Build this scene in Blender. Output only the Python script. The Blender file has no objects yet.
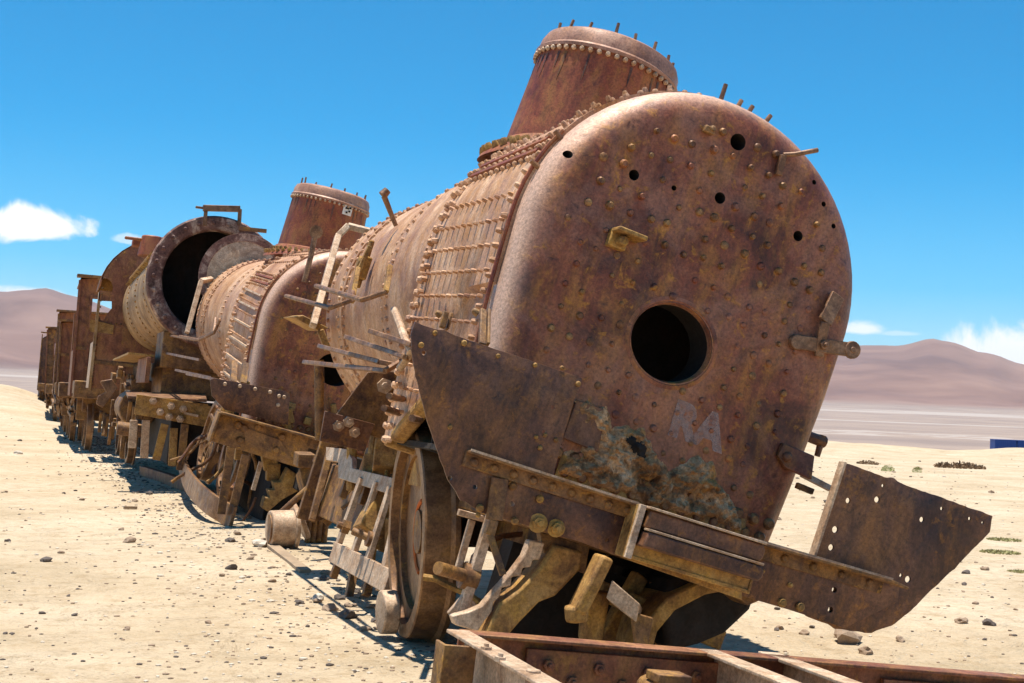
import bpy, bmesh, math, random
from mathutils import Vector, Matrix, Euler, noise
random.seed(7)
SC = bpy.context.scene
COL = SC.collection
R = math.radians
PI = math.pi
# ------------------------------------------------------------------ camera
FPX = 1400.0
def rot(ax, a): return Matrix.Rotation(a, 3, ax.upper())
hs, hy0 = 0.04, 385.0
roll = math.atan(hs)
pitch = math.atan((hy0 + hs*512 - 341.5)*math.cos(roll)/FPX)
B = rot('x', PI/2 + pitch) @ rot('z', roll)
v = B @ Vector((38-512, -(388-341.5), -FPX))
CM = rot('z', math.atan2(v.x, v.y)) @ B
CP = Vector((0, 0, 1.3))
cam = bpy.data.cameras.new('camera'); cam.sensor_width = 36; cam.lens = FPX*36/1024
cam.clip_start = .1; cam.clip_end = 60000
co = bpy.data.objects.new('camera', cam); COL.objects.link(co)
co.matrix_world = Matrix.Translation(CP) @ CM.to_4x4()
SC.camera = co
class Fr:
    """a coordinate frame of one thing: rolled about its long axis, y runs along the train"""
    def __init__(s, o, roll=0, yaw=0, pitch=0):
        s.m = rot('z', R(yaw)) @ rot('x', R(pitch)) @ rot('y', R(roll)); s.o = Vector(o)
        s.mw = Matrix.Translation(s.o) @ s.m.to_4x4()
    def hit(s, px, py, ax, val):
        i = 'xyz'.index(ax); mi = s.m.transposed()
        o = mi @ (CP - s.o); d = mi @ (CM @ Vector((px-512, -(py-341.5), -FPX)))
        return o + d*((val-o[i])/d[i])
    def __call__(s, p): return s.mw @ Vector(p)
W = Fr((0, 0, 0))
# ------------------------------------------------------------------ materials
def nd(nt, t, **k):
    n = nt.nodes.new(t)
    for a, b in k.items():
        if a.startswith('i_'):
            key = a[2:]; key = int(key) if key.isdigit() else key
            n.inputs[key].default_value = b
        else: setattr(n, a, b)
    return n
def ramp(nt, fac, stops, interp='LINEAR'):
    r = nt.nodes.new('ShaderNodeValToRGB'); e = r.color_ramp.elements
    r.color_ramp.interpolation = interp
    while len(e) < len(stops): e.new(.5)
    for el, (p, c) in zip(e, stops):
        el.position = p; el.color = (*c, 1) if len(c) == 3 else c
    nt.links.new(fac, r.inputs[0]); return r.outputs[0]
def mix(nt, fac, a, b, mode='MIX'):
    m = nt.nodes.new('ShaderNodeMix'); m.data_type = 'RGBA'; m.blend_type = mode
    for s, i in ((fac, 0), (a, 6), (b, 7)):
        if hasattr(s, 'is_output'): nt.links.new(s, m.inputs[i])
        else: m.inputs[i].default_value = (*s, 1) if isinstance(s, tuple) and len(s) == 3 else s
    return m.outputs[2]
def base(name, rough=.8, metal=0):
    m = bpy.data.materials.new(name); m.use_nodes = True; nt = m.node_tree
    b = nt.nodes['Principled BSDF']; b.inputs['Roughness'].default_value = rough; b.inputs['Metallic'].default_value = metal
    return m, nt, b
def noise_t(nt, co, scale, detail=6, rough=.6, dist=0, stretch=None):
    if stretch:
        mp = nd(nt, 'ShaderNodeMapping'); mp.inputs['Scale'].default_value = stretch
        nt.links.new(co, mp.inputs[0]); co = mp.outputs[0]
    n = nd(nt, 'ShaderNodeTexNoise', i_Scale=scale, i_Detail=detail, i_Roughness=rough, i_Distortion=dist)
    nt.links.new(co, n.inputs['Vector']); return n.outputs['Fac']
def rust(name, c1, c2, c3, spot=(.30, .13, .03), spotamt=.5, streak=.5, rough=.7, metal=.1, bump=.35, scale=2.2, pale=None, paleamt=.5, dark=.6, edge=None, iso=False):
    """layered rust: broad tone, long streaks, scabby patches, pits and fine grain"""
    m, nt, b = base(name, rough, metal)
    oc = nd(nt, 'ShaderNodeTexCoord').outputs['Object']
    oi = nd(nt, 'ShaderNodeObjectInfo').outputs['Random']
    off = nd(nt, 'ShaderNodeVectorMath', operation='SCALE'); off.inputs[0].default_value = (13, 7, 5); nt.links.new(oi, off.inputs['Scale'])
    add = nd(nt, 'ShaderNodeVectorMath', operation='ADD'); nt.links.new(oc, add.inputs[0]); nt.links.new(off.outputs[0], add.inputs[1]); co = add.outputs[0]
    big = noise_t(nt, co, scale, 9, .68, 1.1)
    c = ramp(nt, big, [(.34, c1), (.48, c2), (.62, c3), (.72, tuple(x*1.1 for x in c3))])
    st = noise_t(nt, co, 4.2, 8, .65, .5, (1.3, 1.3, 1.3) if iso else (1.6, 1.6, .6))
    k = ramp(nt, st, [(.47, (0, 0, 0)), (.66, (streak,)*3)])
    c = mix(nt, k, c, spot)
    ds = noise_t(nt, co, 6.5, 7, .7, .4, (1.2, 1.2, 1.2) if iso else (1.6, 1.6, .5))
    c = mix(nt, ramp(nt, ds, [(.50, (0, 0, 0)), (.66, (dark,)*3)]), c, tuple(x*.55 for x in c1))
    if pale:
        pn = noise_t(nt, co, 1.3, 9, .7, 1.0)
        c = mix(nt, ramp(nt, pn, [(.48, (0, 0, 0)), (.62, (paleamt,)*3)]), c, pale)
    sp = noise_t(nt, co, 11, 9, .72, .5)
    c = mix(nt, ramp(nt, sp, [(.56, (0, 0, 0)), (.64, (spotamt,)*3)]), c, spot)
    c = mix(nt, ramp(nt, sp, [(.32, (.7,)*3), (.42, (0, 0, 0))]), c, tuple(x*.6 for x in c1))
    if edge:  # sunlight painted in: rolled edge turns paler, fading towards the right
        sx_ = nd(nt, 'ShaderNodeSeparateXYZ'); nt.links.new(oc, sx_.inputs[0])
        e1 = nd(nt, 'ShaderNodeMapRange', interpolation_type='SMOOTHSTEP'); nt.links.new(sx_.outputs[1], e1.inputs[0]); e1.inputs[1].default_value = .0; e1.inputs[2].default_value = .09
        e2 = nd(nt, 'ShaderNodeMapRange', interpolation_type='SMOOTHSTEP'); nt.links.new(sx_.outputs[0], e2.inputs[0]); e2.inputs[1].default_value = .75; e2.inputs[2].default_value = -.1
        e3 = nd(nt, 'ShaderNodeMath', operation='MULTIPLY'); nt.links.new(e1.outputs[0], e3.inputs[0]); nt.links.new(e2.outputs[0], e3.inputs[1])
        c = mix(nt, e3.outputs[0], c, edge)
    f = noise_t(nt, co, 70, 6, .75)
    c = mix(nt, 1.0, c, ramp(nt, f, [(.30, (.50,)*3), (.48, (.95,)*3), (.70, (1.45,)*3)]), 'MULTIPLY')
    nt.links.new(c, b.inputs['Base Color'])
    nt.links.new(ramp(nt, sp, [(.3, (rough-.18,)*3), (.65, (min(1, rough+.2),)*3)]), b.inputs['Roughness'])
    ad = nd(nt, 'ShaderNodeMath', operation='ADD'); mu = nd(nt, 'ShaderNodeMath', operation='MULTIPLY'); mu.inputs[1].default_value = .25
    nt.links.new(f, mu.inputs[0]); nt.links.new(mu.outputs[0], ad.inputs[0]); nt.links.new(sp, ad.inputs[1])
    bp = nd(nt, 'ShaderNodeBump', i_Strength=bump, i_Distance=.010)
    nt.links.new(ad.outputs[0], bp.inputs['Height']); nt.links.new(bp.outputs[0], b.inputs['Normal'])
    return m
M = {}
M['shell'] = rust('sunbleached_boiler_rust', (.27, .115, .055), (.49, .265, .14), (.66, .42, .26), spot=(.40, .18, .045), spotamt=.55, streak=.65, rough=.6, bump=.3, pale=(.34, .18, .13), paleamt=.55, dark=.4)
M['flange'] = rust('sunlit_tone_flange', (.25, .12, .08), (.38, .20, .135), (.48, .29, .20), spot=(.34, .15, .05), spotamt=.35, streak=.4, rough=.5, bump=.2, dark=.3)  # paler tone paints the sunlight on the dome rim
M['back'] = rust('backhead_rust', (.07, .018, .010), (.20, .052, .025), (.31, .105, .046), spot=(.46, .20, .03), spotamt=.7, streak=.55, rough=.47, metal=.15, bump=.45, scale=2.1, pale=(.33, .155, .10), paleamt=.55, edge=(.60, .38, .27))  # edge holds the painted sunlit tone of the rolled rim
M['bolt'] = rust('staybolt_rust', (.10, .035, .015), (.19, .08, .03), (.32, .17, .06), spot=(.40, .19, .04), spotamt=.5, rough=.5, metal=.2, bump=.3, scale=12)
M['dome'] = rust('dome_red_rust', (.14, .03, .016), (.235, .058, .026), (.33, .105, .04), spot=(.34, .16, .04), spotamt=.45, streak=.55, rough=.55, bump=.25, dark=.6)
M['plate'] = rust('dark_plate_rust', (.05, .021, .016), (.105, .045, .028), (.18, .082, .046), spot=(.36, .15, .03), spotamt=.55, streak=.45, rough=.45, metal=.25, bump=.3, scale=2.9)
M['grimy'] = rust('grimy_boiler_rust', (.10, .05, .02), (.31, .18, .08), (.48, .32, .17), spot=(.40, .20, .045), spotamt=.6, streak=.6, rough=.65, bump=.4, scale=1.5, dark=.7)
M['frame'] = rust('frame_rust', (.06, .026, .013), (.16, .073, .028), (.28, .145, .055), spot=(.46, .23, .04), spotamt=.65, streak=.5, rough=.6, metal=.1, bump=.5, scale=4, iso=True)
M['ochre'] = rust('ochre_cast_iron', (.15, .065, .02), (.32, .165, .045), (.45, .265, .085), spot=(.52, .29, .05), spotamt=.5, streak=.5, rough=.7, bump=.6, scale=5, iso=True)
M['pale'] = rust('pale_weathered_and_sunlit_steel', (.32, .19, .11), (.50, .345, .22), (.62, .46, .32), spot=(.32, .14, .045), spotamt=.55, streak=.4, rough=.55, bump=.3, scale=5, dark=.4, iso=True)
M['tyre'] = rust('wheel_tyre_rust', (.11, .048, .022), (.215, .105, .045), (.32, .175, .08), spot=(.36, .18, .04), spotamt=.4, streak=.3, rough=.45, metal=.3, bump=.25, scale=3, iso=True)
M['soot_shade'] = rust('sooty_shade_iron', (.006, .004, .003), (.013, .008, .005), (.022, .012, .007), spot=(.035, .016, .007), spotamt=.2, streak=.2, rough=.9, metal=0, bump=.3)  # soot tone, also painted where only shade makes recesses black
M['crust'] = rust('boiler_scale_crust', (.14, .06, .022), (.40, .22, .095), (.64, .44, .26), spot=(.46, .21, .04), spotamt=.6, streak=.3, rough=1, metal=0, bump=1.0, scale=7, iso=True)
M['cab'] = rust('cab_red_rust', (.12, .038, .02), (.225, .08, .038), (.32, .135, .065), spot=(.38, .19, .045), spotamt=.55, streak=.5, rough=.6, bump=.3)
M['rod'] = rust('handrail_rust', (.11, .048, .025), (.20, .095, .045), (.31, .17, .09), spot=(.34, .16, .04), spotamt=.4, streak=.3, rough=.5, metal=.2, bump=.3, scale=8, iso=True)
M['mottle'] = rust('mottled_smokebox_ring', (.09, .035, .028), (.19, .085, .06), (.48, .34, .26), spot=(.045, .02, .016), spotamt=.85, streak=.4, rough=.6, bump=.4, scale=5)
def flat(name, c, rough=.8, metal=0):
    m, nt, b = base(name, rough, metal)
    co = nd(nt, 'ShaderNodeTexCoord').outputs['Object']
    n = noise_t(nt, co, 9, 6, .65)
    k = ramp(nt, n, [(.3, tuple(x*.72 for x in c)), (.7, tuple(min(1, x*1.15) for x in c))])
    nt.links.new(k, b.inputs['Base Color']); return m
M['white'] = flat('white_paper', (.8, .78, .72)); M['chalk'] = flat('faded_chalk_paint', (.60, .44, .38))
M['pink'] = flat('magenta_scrawl', (.42, .05, .10)); M['orange'] = flat('orange_spray_paint', (.55, .13, .02))
M['blue'] = flat('blue_container_paint', (.01, .07, .30), .5)
M['leaf'] = flat('shrub_leaves', (.19, .25, .03), .7); M['straw'] = flat('dry_grass_straw', (.42, .30, .12), .8)
M['stone'] = flat('brown_stone', (.30, .21, .14), .9); M['palestone'] = flat('pale_stone', (.58, .50, .40), .9); M['darkstone'] = flat('dark_slag_stone', (.11, .085, .07), .9)
M['wood'] = flat('bleached_wood', (.34, .24, .15), .9)
# ------------------------------------------------------------------ mesh helpers
class MB:
    def __init__(s): s.b = bmesh.new()
    def box(s, c, d, m=None):
        g = bmesh.ops.create_cube(s.b, size=1)['verts']
        mt = Matrix.Translation(Vector(c)) @ (m.to_4x4() if m else Matrix()) @ Matrix.Diagonal((*d, 1))
        bmesh.ops.transform(s.b, matrix=mt, verts=g); return s
    def bar(s, a, b, w, h, up=(0, 0, 1)):
        a, b = Vector(a), Vector(b); y = (b-a); L = y.length; y.normalize()
        x = y.cross(Vector(up))
        if x.length < 1e-4: x = y.cross(Vector((1, 0, 0)))
        x.normalize(); z = x.cross(y)
        m = Matrix((x, y, z)).transposed(); return s.box((a+b)/2, (w, L, h), m)
    def cyl(s, a, b, r1, r2=None, n=16, caps=True):
        a, b = Vector(a), Vector(b); r2 = r1 if r2 is None else r2; ax = (b-a)
        q = ax.to_track_quat('Z', 'Y').to_matrix()
        return s.loft([[a + q @ Vector((r1*math.cos(2*PI*i/n), r1*math.sin(2*PI*i/n), 0)) for i in range(n)],
                       [b + q @ Vector((r2*math.cos(2*PI*i/n), r2*math.sin(2*PI*i/n), 0)) for i in range(n)]], True, caps)
    def loft(s, rings, closed=True, caps=False, flip=False):
        vs = [[s.b.verts.new(p) for p in r] for r in rings]; n = len(vs[0])
        for a, c in zip(vs, vs[1:]):
            for i in range(n if closed else n-1):
                j = (i+1) % n; s.b.faces.new((a[i], a[j], c[j], c[i]))
        if caps: s.b.faces.new(vs[0][::-1]); s.b.faces.new(vs[-1])
        return s
    def tube(s, pts, r, n=8):
        pts = [Vector(p) for p in pts]; rings = []; up = None
        for i, p in enumerate(pts):
            t = (pts[min(i+1, len(pts)-1)] - pts[max(i-1, 0)]).normalized()
            if up is None:
                up = t.orthogonal().normalized()
            else: up = (up - t*up.dot(t)).normalized()
            w = t.cross(up); rr = r[i] if isinstance(r, (list, tuple)) else r
            rings.append([p + (up*math.cos(2*PI*k/n) + w*math.sin(2*PI*k/n))*rr for k in range(n)])
        return s.loft(rings, True, True)
    def plate(s, pts, off, rag=0):
        pts = [Vector(p) for p in pts]; off = Vector(off)
        if rag:
            q_ = []; nn_ = off.normalized()
            for i, p in enumerate(pts):
                e = pts[(i+1) % len(pts)]; k_ = max(1, int((e-p).length/.018)); sd_ = nn_.cross(e-p).normalized() if (e-p).length > 0 else Vector()
                for j in range(k_):
                    w_ = p.lerp(e, j/k_); q_.append(w_+sd_*rag*(noise.noise(w_*9)+.6*noise.noise(w_*31)+(-1.6*max(0, noise.noise(w_*14)-.38)*4)))
            pts = q_
        return s.loft([pts, [p+off for p in pts]], True, True)
    def rivet(s, p, nrm, r=.018, h=None, n=7):
        p = Vector(p); nrm = Vector(nrm).normalized(); h = h or r*.75
        u = nrm.orthogonal().normalized(); w = nrm.cross(u); a0 = random.random()
        vs = []
        for (rr, hh) in ((1, -.15), (.93, .45), (.6, .88)):
            vs.append([s.b.verts.new(p + (u*math.cos(2*PI*k/n+a0) + w*math.sin(2*PI*k/n+a0))*r*rr + nrm*h*hh) for k in range(n)])
        for a, c in zip(vs, vs[1:]):
            for k in range(n): s.b.faces.new((a[k], a[(k+1) % n], c[(k+1) % n], c[k]))
        s.b.faces.new(vs[-1]); return s
    def nut(s, p, nrm, r=.03, h=.03):
        p = Vector(p); nrm = Vector(nrm).normalized()
        s.cyl(p, p+nrm*h, r, r, 6); s.cyl(p+nrm*h, p+nrm*h*1.7, r*.5, r*.45, 8); return s
    def rough(s, amp, sc=4, seed=0, sub=0):
        if sub: bmesh.ops.subdivide_edges(s.b, edges=s.b.edges[:], cuts=sub, use_grid_fill=True)
        for v in s.b.verts:
            q = v.co*sc + Vector((seed, seed*1.7, 0)); v.co += Vector((noise.noise(q), noise.noise(q+Vector((9, 0, 0))), noise.noise(q+Vector((0, 9, 0)))))*amp
        return s
    def done(s, name, mat, parent=None, bevel=.0, smooth=35, solid=0):
        bmesh.ops.recalc_face_normals(s.b, faces=s.b.faces[:])
        me = bpy.data.meshes.new(name); s.b.to_mesh(me); s.b.free()
        me.materials.append(M[mat] if isinstance(mat, str) else mat)
        for p in me.polygons: p.use_smooth = True
        me.set_sharp_from_angle(angle=R(smooth))
        o = bpy.data.objects.new(name, me); COL.objects.link(o)
        if parent: o.parent = parent
        if solid:
            md = o.modifiers.new('solid', 'SOLIDIFY'); md.thickness = solid; md.offset = -1
        if bevel:
            md = o.modifiers.new('bevel', 'BEVEL'); md.width = bevel; md.segments = 2; md.limit_method = 'ANGLE'; md.angle_limit = R(40)
        return o
def split_done(mb, name, mat, parent=None, bevel=0):
    """each loose piece of the builder becomes a part of its own"""
    b = mb.b; b.verts.ensure_lookup_table(); seen = set(); out = []
    for v0 in b.verts:
        if v0 in seen: continue
        st = [v0]; seen.add(v0); isl = []
        while st:
            v_ = st.pop(); isl.append(v_)
            for e in v_.link_edges:
                w_ = e.other_vert(v_)
                if w_ not in seen: seen.add(w_); st.append(w_)
        out.append(isl)
    res = []
    for isl in out:
        m_ = MB(); mp = {v_: m_.b.verts.new(v_.co) for v_ in isl}; fs = {f for v_ in isl for f in v_.link_faces}
        for f in fs: m_.b.faces.new([mp[v_] for v_ in f.verts])
        res.append(m_.done(name, mat, parent, bevel))
    b.free(); return res
def merge(target, src):
    """rivets are surface pattern: weld their mesh into the plate that carries them"""
    if target.modifiers: cut(target, [])
    bm = bmesh.new(); bm.from_mesh(target.data); n0 = len(bm.faces); bm.from_mesh(src.data); bm.faces.ensure_lookup_table()
    k = len(target.data.materials); me = target.data
    me.materials.append(src.data.materials[0])
    for f in bm.faces[n0:]: f.material_index = k
    bm.to_mesh(me); bm.free(); bpy.data.objects.remove(src)
    me.set_sharp_from_angle(angle=R(40))
    return target
def tag(o, label=None, cat=None, group=None, kind=None):
    for k, v_ in (('label', label), ('category', cat), ('group', group), ('kind', kind)):
        if v_: o[k] = v_
    return o
def thing(name, fr, label, cat, group=None):
    o = bpy.data.objects.new(name, None); COL.objects.link(o); o.empty_display_size = .3
    o.matrix_world = fr.mw; return tag(o, label, cat, group)
def cut(o, cutters):
    """punch real holes, then throw the cutters away"""
    for c in cutters:
        md = o.modifiers.new('cut', 'BOOLEAN'); md.object = c; md.solver = 'EXACT'
    bpy.context.view_layer.update()
    dg = bpy.context.evaluated_depsgraph_get()
    me = bpy.data.meshes.new_from_object(o.evaluated_get(dg)); o.modifiers.clear(); o.data = me
    for c in cutters: bpy.data.objects.remove(c)
    for p in me.polygons: p.use_smooth = True
    me.set_sharp_from_angle(angle=R(35))
def arc(cx, cz, r, a0, a1, n): return [(cx + r*math.cos(R(a0+(a1-a0)*i/n)), cz + r*math.sin(R(a0+(a1-a0)*i/n))) for i in range(n+1)]

# ------------------------------------------------------------------ the boiler of the two tilted locomotives
def fb_profile(R_, zb, zc=2.70, n=36, cutc=True):
    """firebox outline in x,z, from low right over the crown to low left"""
    p = [(R_-.10, zb), (R_-.06, zb+.35), (R_-.015, zc-.35)]
    p += arc(0, zc, R_, 0, 180, n)
    p += [(-R_+.015, zc-.35), (-R_+.06, zb+.35), (-R_+.10, zb)]
    return p
def backhead(parent, holes, mat='back', staybolts=True, bolts=1.0):
    mb = MB(); zb = 1.52; Rr = .885; rings = []
    prof = [(x*1.035 if x > 0 else x, z) for x, z in fb_profile(Rr, zb)]
    def inset(t):   # t metres inward
        out = []
        for x, z in prof:
            zc = 2.70
            if z >= zc: l = math.hypot(x, z-zc); out.append((x*(l-t)/l, zc+(z-zc)*(l-t)/l))
            else: out.append((x-math.copysign(t, x), z + (t*.4 if z < zb+.01 else 0)))
        return out
    rf = .15
    rings.append([(x, .24, z) for x, z in prof])
    for k in range(0, 7):
        a = R(90*k/6); rings.append([(x, rf-rf*math.sin(a), z) for x, z in inset(rf-rf*math.cos(a))])
    last = [Vector(p) for p in rings[-1]]
    mb.loft([[Vector(p) for p in r] for r in rings], closed=True)
    mb.b.verts.ensure_lookup_table()
    nv = len(prof); vs = mb.b.verts[-nv:]; mb.b.faces.new(vs)
    mb.b.faces.new(mb.b.verts[:nv])
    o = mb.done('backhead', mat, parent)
    cs = []
    for x, z, r, rz in holes:
        c = MB()
        q = [(x+r*math.cos(2*PI*k/28), -.2, z+rz*math.sin(2*PI*k/28)) for k in range(28)]
        c.loft([q, [(a, .5, d) for a, b_, d in q]], True, True); cs.append(c.done('cutter', 'soot_shade', parent))
    if cs: cut(o, cs)
    o.data.materials.append(M['soot_shade'])  # shade painted in: hole walls turned black so the openings look dark
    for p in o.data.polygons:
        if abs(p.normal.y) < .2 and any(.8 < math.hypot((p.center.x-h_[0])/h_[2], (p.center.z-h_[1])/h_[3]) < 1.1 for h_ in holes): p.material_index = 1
    # dark plate added behind the openings so they read black
    s2 = MB(); ins = inset(.05); s2.plate([(x, .9, z) for x, z in ins], (0, .02, 0)); s2.done('dark_backing_sheet', 'soot_shade', parent)
    rb = MB(); rb2 = MB()
    def inside(x, z, m):
        if z > 2.7: return math.hypot(x, z-2.7) < Rr-m
        return abs(x) < Rr-m-.03 and z > zb+.05
    k = 0
    for i in range(-9, 10):
        for j in range(0, 20):
            x = i*.102 + (.012 if j % 2 else -.006); z = 1.60 + j*.104 + .02*math.cos(i*.5)
            if not inside(x, z, .16): continue
            if any(math.hypot((x-hx)/(hr+.035), (z-hz)/(hrz+.035)) < 1 for hx, hz, hr, hrz in holes): continue
            if random.random() < .07: continue
            big = z > 2.75; tgt = rb if (big and random.random() < .55) or random.random() < .38 else rb2
            tgt.rivet((x+random.uniform(-.012, .012), 0, z+random.uniform(-.012, .012)), (0, -1, 0), random.uniform(.013, .021)*(1.1 if big else 1), h=random.uniform(.006, .015) if not big else random.uniform(.010, .028), n=9)
    for j in range(-8, 9):     # foundation ring rows
        for q in range(2):
            rb.rivet((j*.088+.03*q, 0, 1.60+.075*q), (0, -1, 0), .030, .028, 9)
    merge(o, rb.done('staybolts', 'bolt', parent)); merge(o, rb2.done('staybolts', mat, parent))
    return o
def shell_strip(mb, prof_fn, y0, y1, ny, slope=0):
    rings = []
    for k in range(ny+1):
        y = y0+(y1-y0)*k/ny; rings.append([Vector((x, y, z)) for x, z in prof_fn(y)])
    mb.loft(rings, closed=False)
def side_pt(y, z, Rr=.90, zc=2.70, side=-1):
    """point and normal on the firebox wrapper"""
    if z >= zc:
        a = math.asin(min(1, (z-zc)/Rr)); return Vector((side*Rr*math.cos(a), y, z)), Vector((side*math.cos(a), 0, math.sin(a)))
    t = (zc-z)/1.15; return Vector((side*(Rr-.10*t*t), y, z)), Vector((side, 0, -.12))
def make_boiler(parent, rowmat='shell', y_end=4.5, stud=.0115):
    # wrapper (outer firebox shell)
    mb = MB(); shell_strip(mb, lambda y: fb_profile(.905, 1.56+.42*max(0, min(1, (1.45-y)/.8))), .20, 1.66, 10)
    w = mb.done('firebox_wrapper', 'shell', parent, solid=.02); wrapper = w
    # seam strap and cover sheet on the left and right sides with stays
    mb = MB()
    for sd in (-1, 1):
        rows = [1.62+.128*j for j in range(0, 10)]
        for j, z in enumerate(rows):
            for i in range(12):
                y = .30+i*.112
                zz = z+.065*y
                if zz < 1.62+.42*max(0, min(1, (1.45-y)/.8)): continue
                p, n = side_pt(y, zz, .908, side=sd); mb.rivet(p, n, stud, .026, 6)
        for zz in (2.98, 3.05, 3.12):     # crown bar bolts
            for i in range(13):
                y = .26+i*.107; p, n = side_pt(y, zz+.05*y, .908, side=sd); mb.rivet(p, n, .016, .022, 6)
                if zz > 3.0: pass
        # vertical double rows at both ends
        for yv, rr in ((.245, .016), (1.56, .024), (1.47, .018)):
            z = 1.55; k = 0
            while z < 3.56:
                p, n = side_pt(yv+.02*math.sin(k), z, .912, side=sd); mb.rivet(p, n, rr, .03, 7); z += .075*(max(.25, n.x*sd)**.5) ; k += 1
    for a in range(20, 161, 5):
        for yv in (.245, 1.56, 1.47): mb.rivet((.905*math.cos(R(a)), yv, 2.7+.905*math.sin(R(a))), (math.cos(R(a)), 0, math.sin(R(a))), .018, .02, 7)
    for a in (55, 66, 77, 103, 114, 125, 136):
        for i in range(12): mb.rivet((.905*math.cos(R(a)), .3+i*.108, 2.7+.905*math.sin(R(a))), (math.cos(R(a)), 0, math.sin(R(a))), .013, .016, 6)
    merge(wrapper, mb.done('wrapper_rivets', rowmat, parent))
    mb = MB()   # ribs of the crown bars on the left
    for zz in (3.015, 3.085):
        a, n = side_pt(.25, zz+.013, .915); b, n2 = side_pt(1.48, zz+.075, .915)
        mb.bar(a, b, .02, .03, n)
    split_done(mb, 'crown_rib', 'dome', parent)
    mb = MB(); pts = [side_pt(.20, 1.55+.1*i, .908) for i in range(17)]; mb.tube([p for p, n in pts], .010, 6); mb.done('seam_strip', 'dome', parent)
    # barrel rings
    zc = 2.66; r0 = .872
    specs = [(1.60, 2.66, r0+.014), (2.60, 4.0, r0), (3.94, y_end, r0+.013)]
    for k, (a, b, r) in enumerate(specs):
        m = MB(); n = 64
        def ring(y, rr): return [Vector((rr*math.cos(2*PI*i/n), y, zc+rr*math.sin(2*PI*i/n))) for i in range(n)]
        m.loft([ring(a, r-.014), ring(a, r), ring((a+b)/2, r), ring(b, r), ring(b, r-.016), ring(a+.05, r-.016)], True)
        o_ = m.done('barrel_ring', 'shell', parent); m = MB()
        for yv in ((a+.12, b-.12), (b-.10-1.30, b-.10) if 0 else (a+.10, b-.10), (a+.09, b-.10))[k]:
            for i in range(76):
                q = 2*PI*i/76
                m.rivet((r*math.cos(q), yv+random.uniform(-.004, .004), zc+r*math.sin(q)), (math.cos(q), 0, math.sin(q)), .0175, .018, 7)
        merge(o_, m.done('barrel_rivets', 'shell', parent))
    m = MB()  # riveted butt strap high on the left of the first ring
    for a in (112, 117, 122, 127):
        q = R(a); c, s_ = math.cos(q), math.sin(q)
        m.bar((.892*c, 1.80, zc+.892*s_), (.892*c, 2.48, zc+.892*s_), .05, .014, (c, 0, s_))
        for i in range(13): m.rivet((.90*c, 1.78+i*.058, zc+.90*s_), (c, 0, s_), .019, .022, 6)
    m.done('butt_strap', 'dome', parent)
    m = MB()  # tube plate, pierced look: short dark tube ends
    m.cyl((0, y_end-.35, zc), (0, y_end-.33, zc), r0-.01, r0-.01, 48)
    m.done('tube_plate', 'soot_shade', parent)
    m = MB(); m.cyl((0, 1.50, zc), (0, 1.52, zc), r0-.03, r0-.03, 48); m.box((0, .9, 1.56), (1.5, 1.3, .03)); m.done('added_light_stop_plate', 'soot_shade', parent)  # dark plates added inside the shell to stop light leaking through
    # throat plate below the barrel
    m = MB(); m.plate([(-.80, 1.62, 1.55), (.80, 1.62, 1.55), (.84, 1.62, 2.5), (-.84, 1.62, 2.5)], (0, .05, 0)); m.done('throat_plate', 'frame', parent)
    m = MB(); m.bar((-.79, .62, 2.0), (-.79, 1.42, 1.57), .09, .07); m.bar((.80, .16, 1.50), (.80, 1.66, 1.56), .09, .09); m.bar((-.8, 1.62, 1.56), (.8, 1.62, 1.56), .09, .09); m.bar((-.78, .2, 1.50), (.78, .2, 1.50), .09, .09)
    m.done('foundation_ring', 'ochre', parent, bevel=.02)
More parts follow.
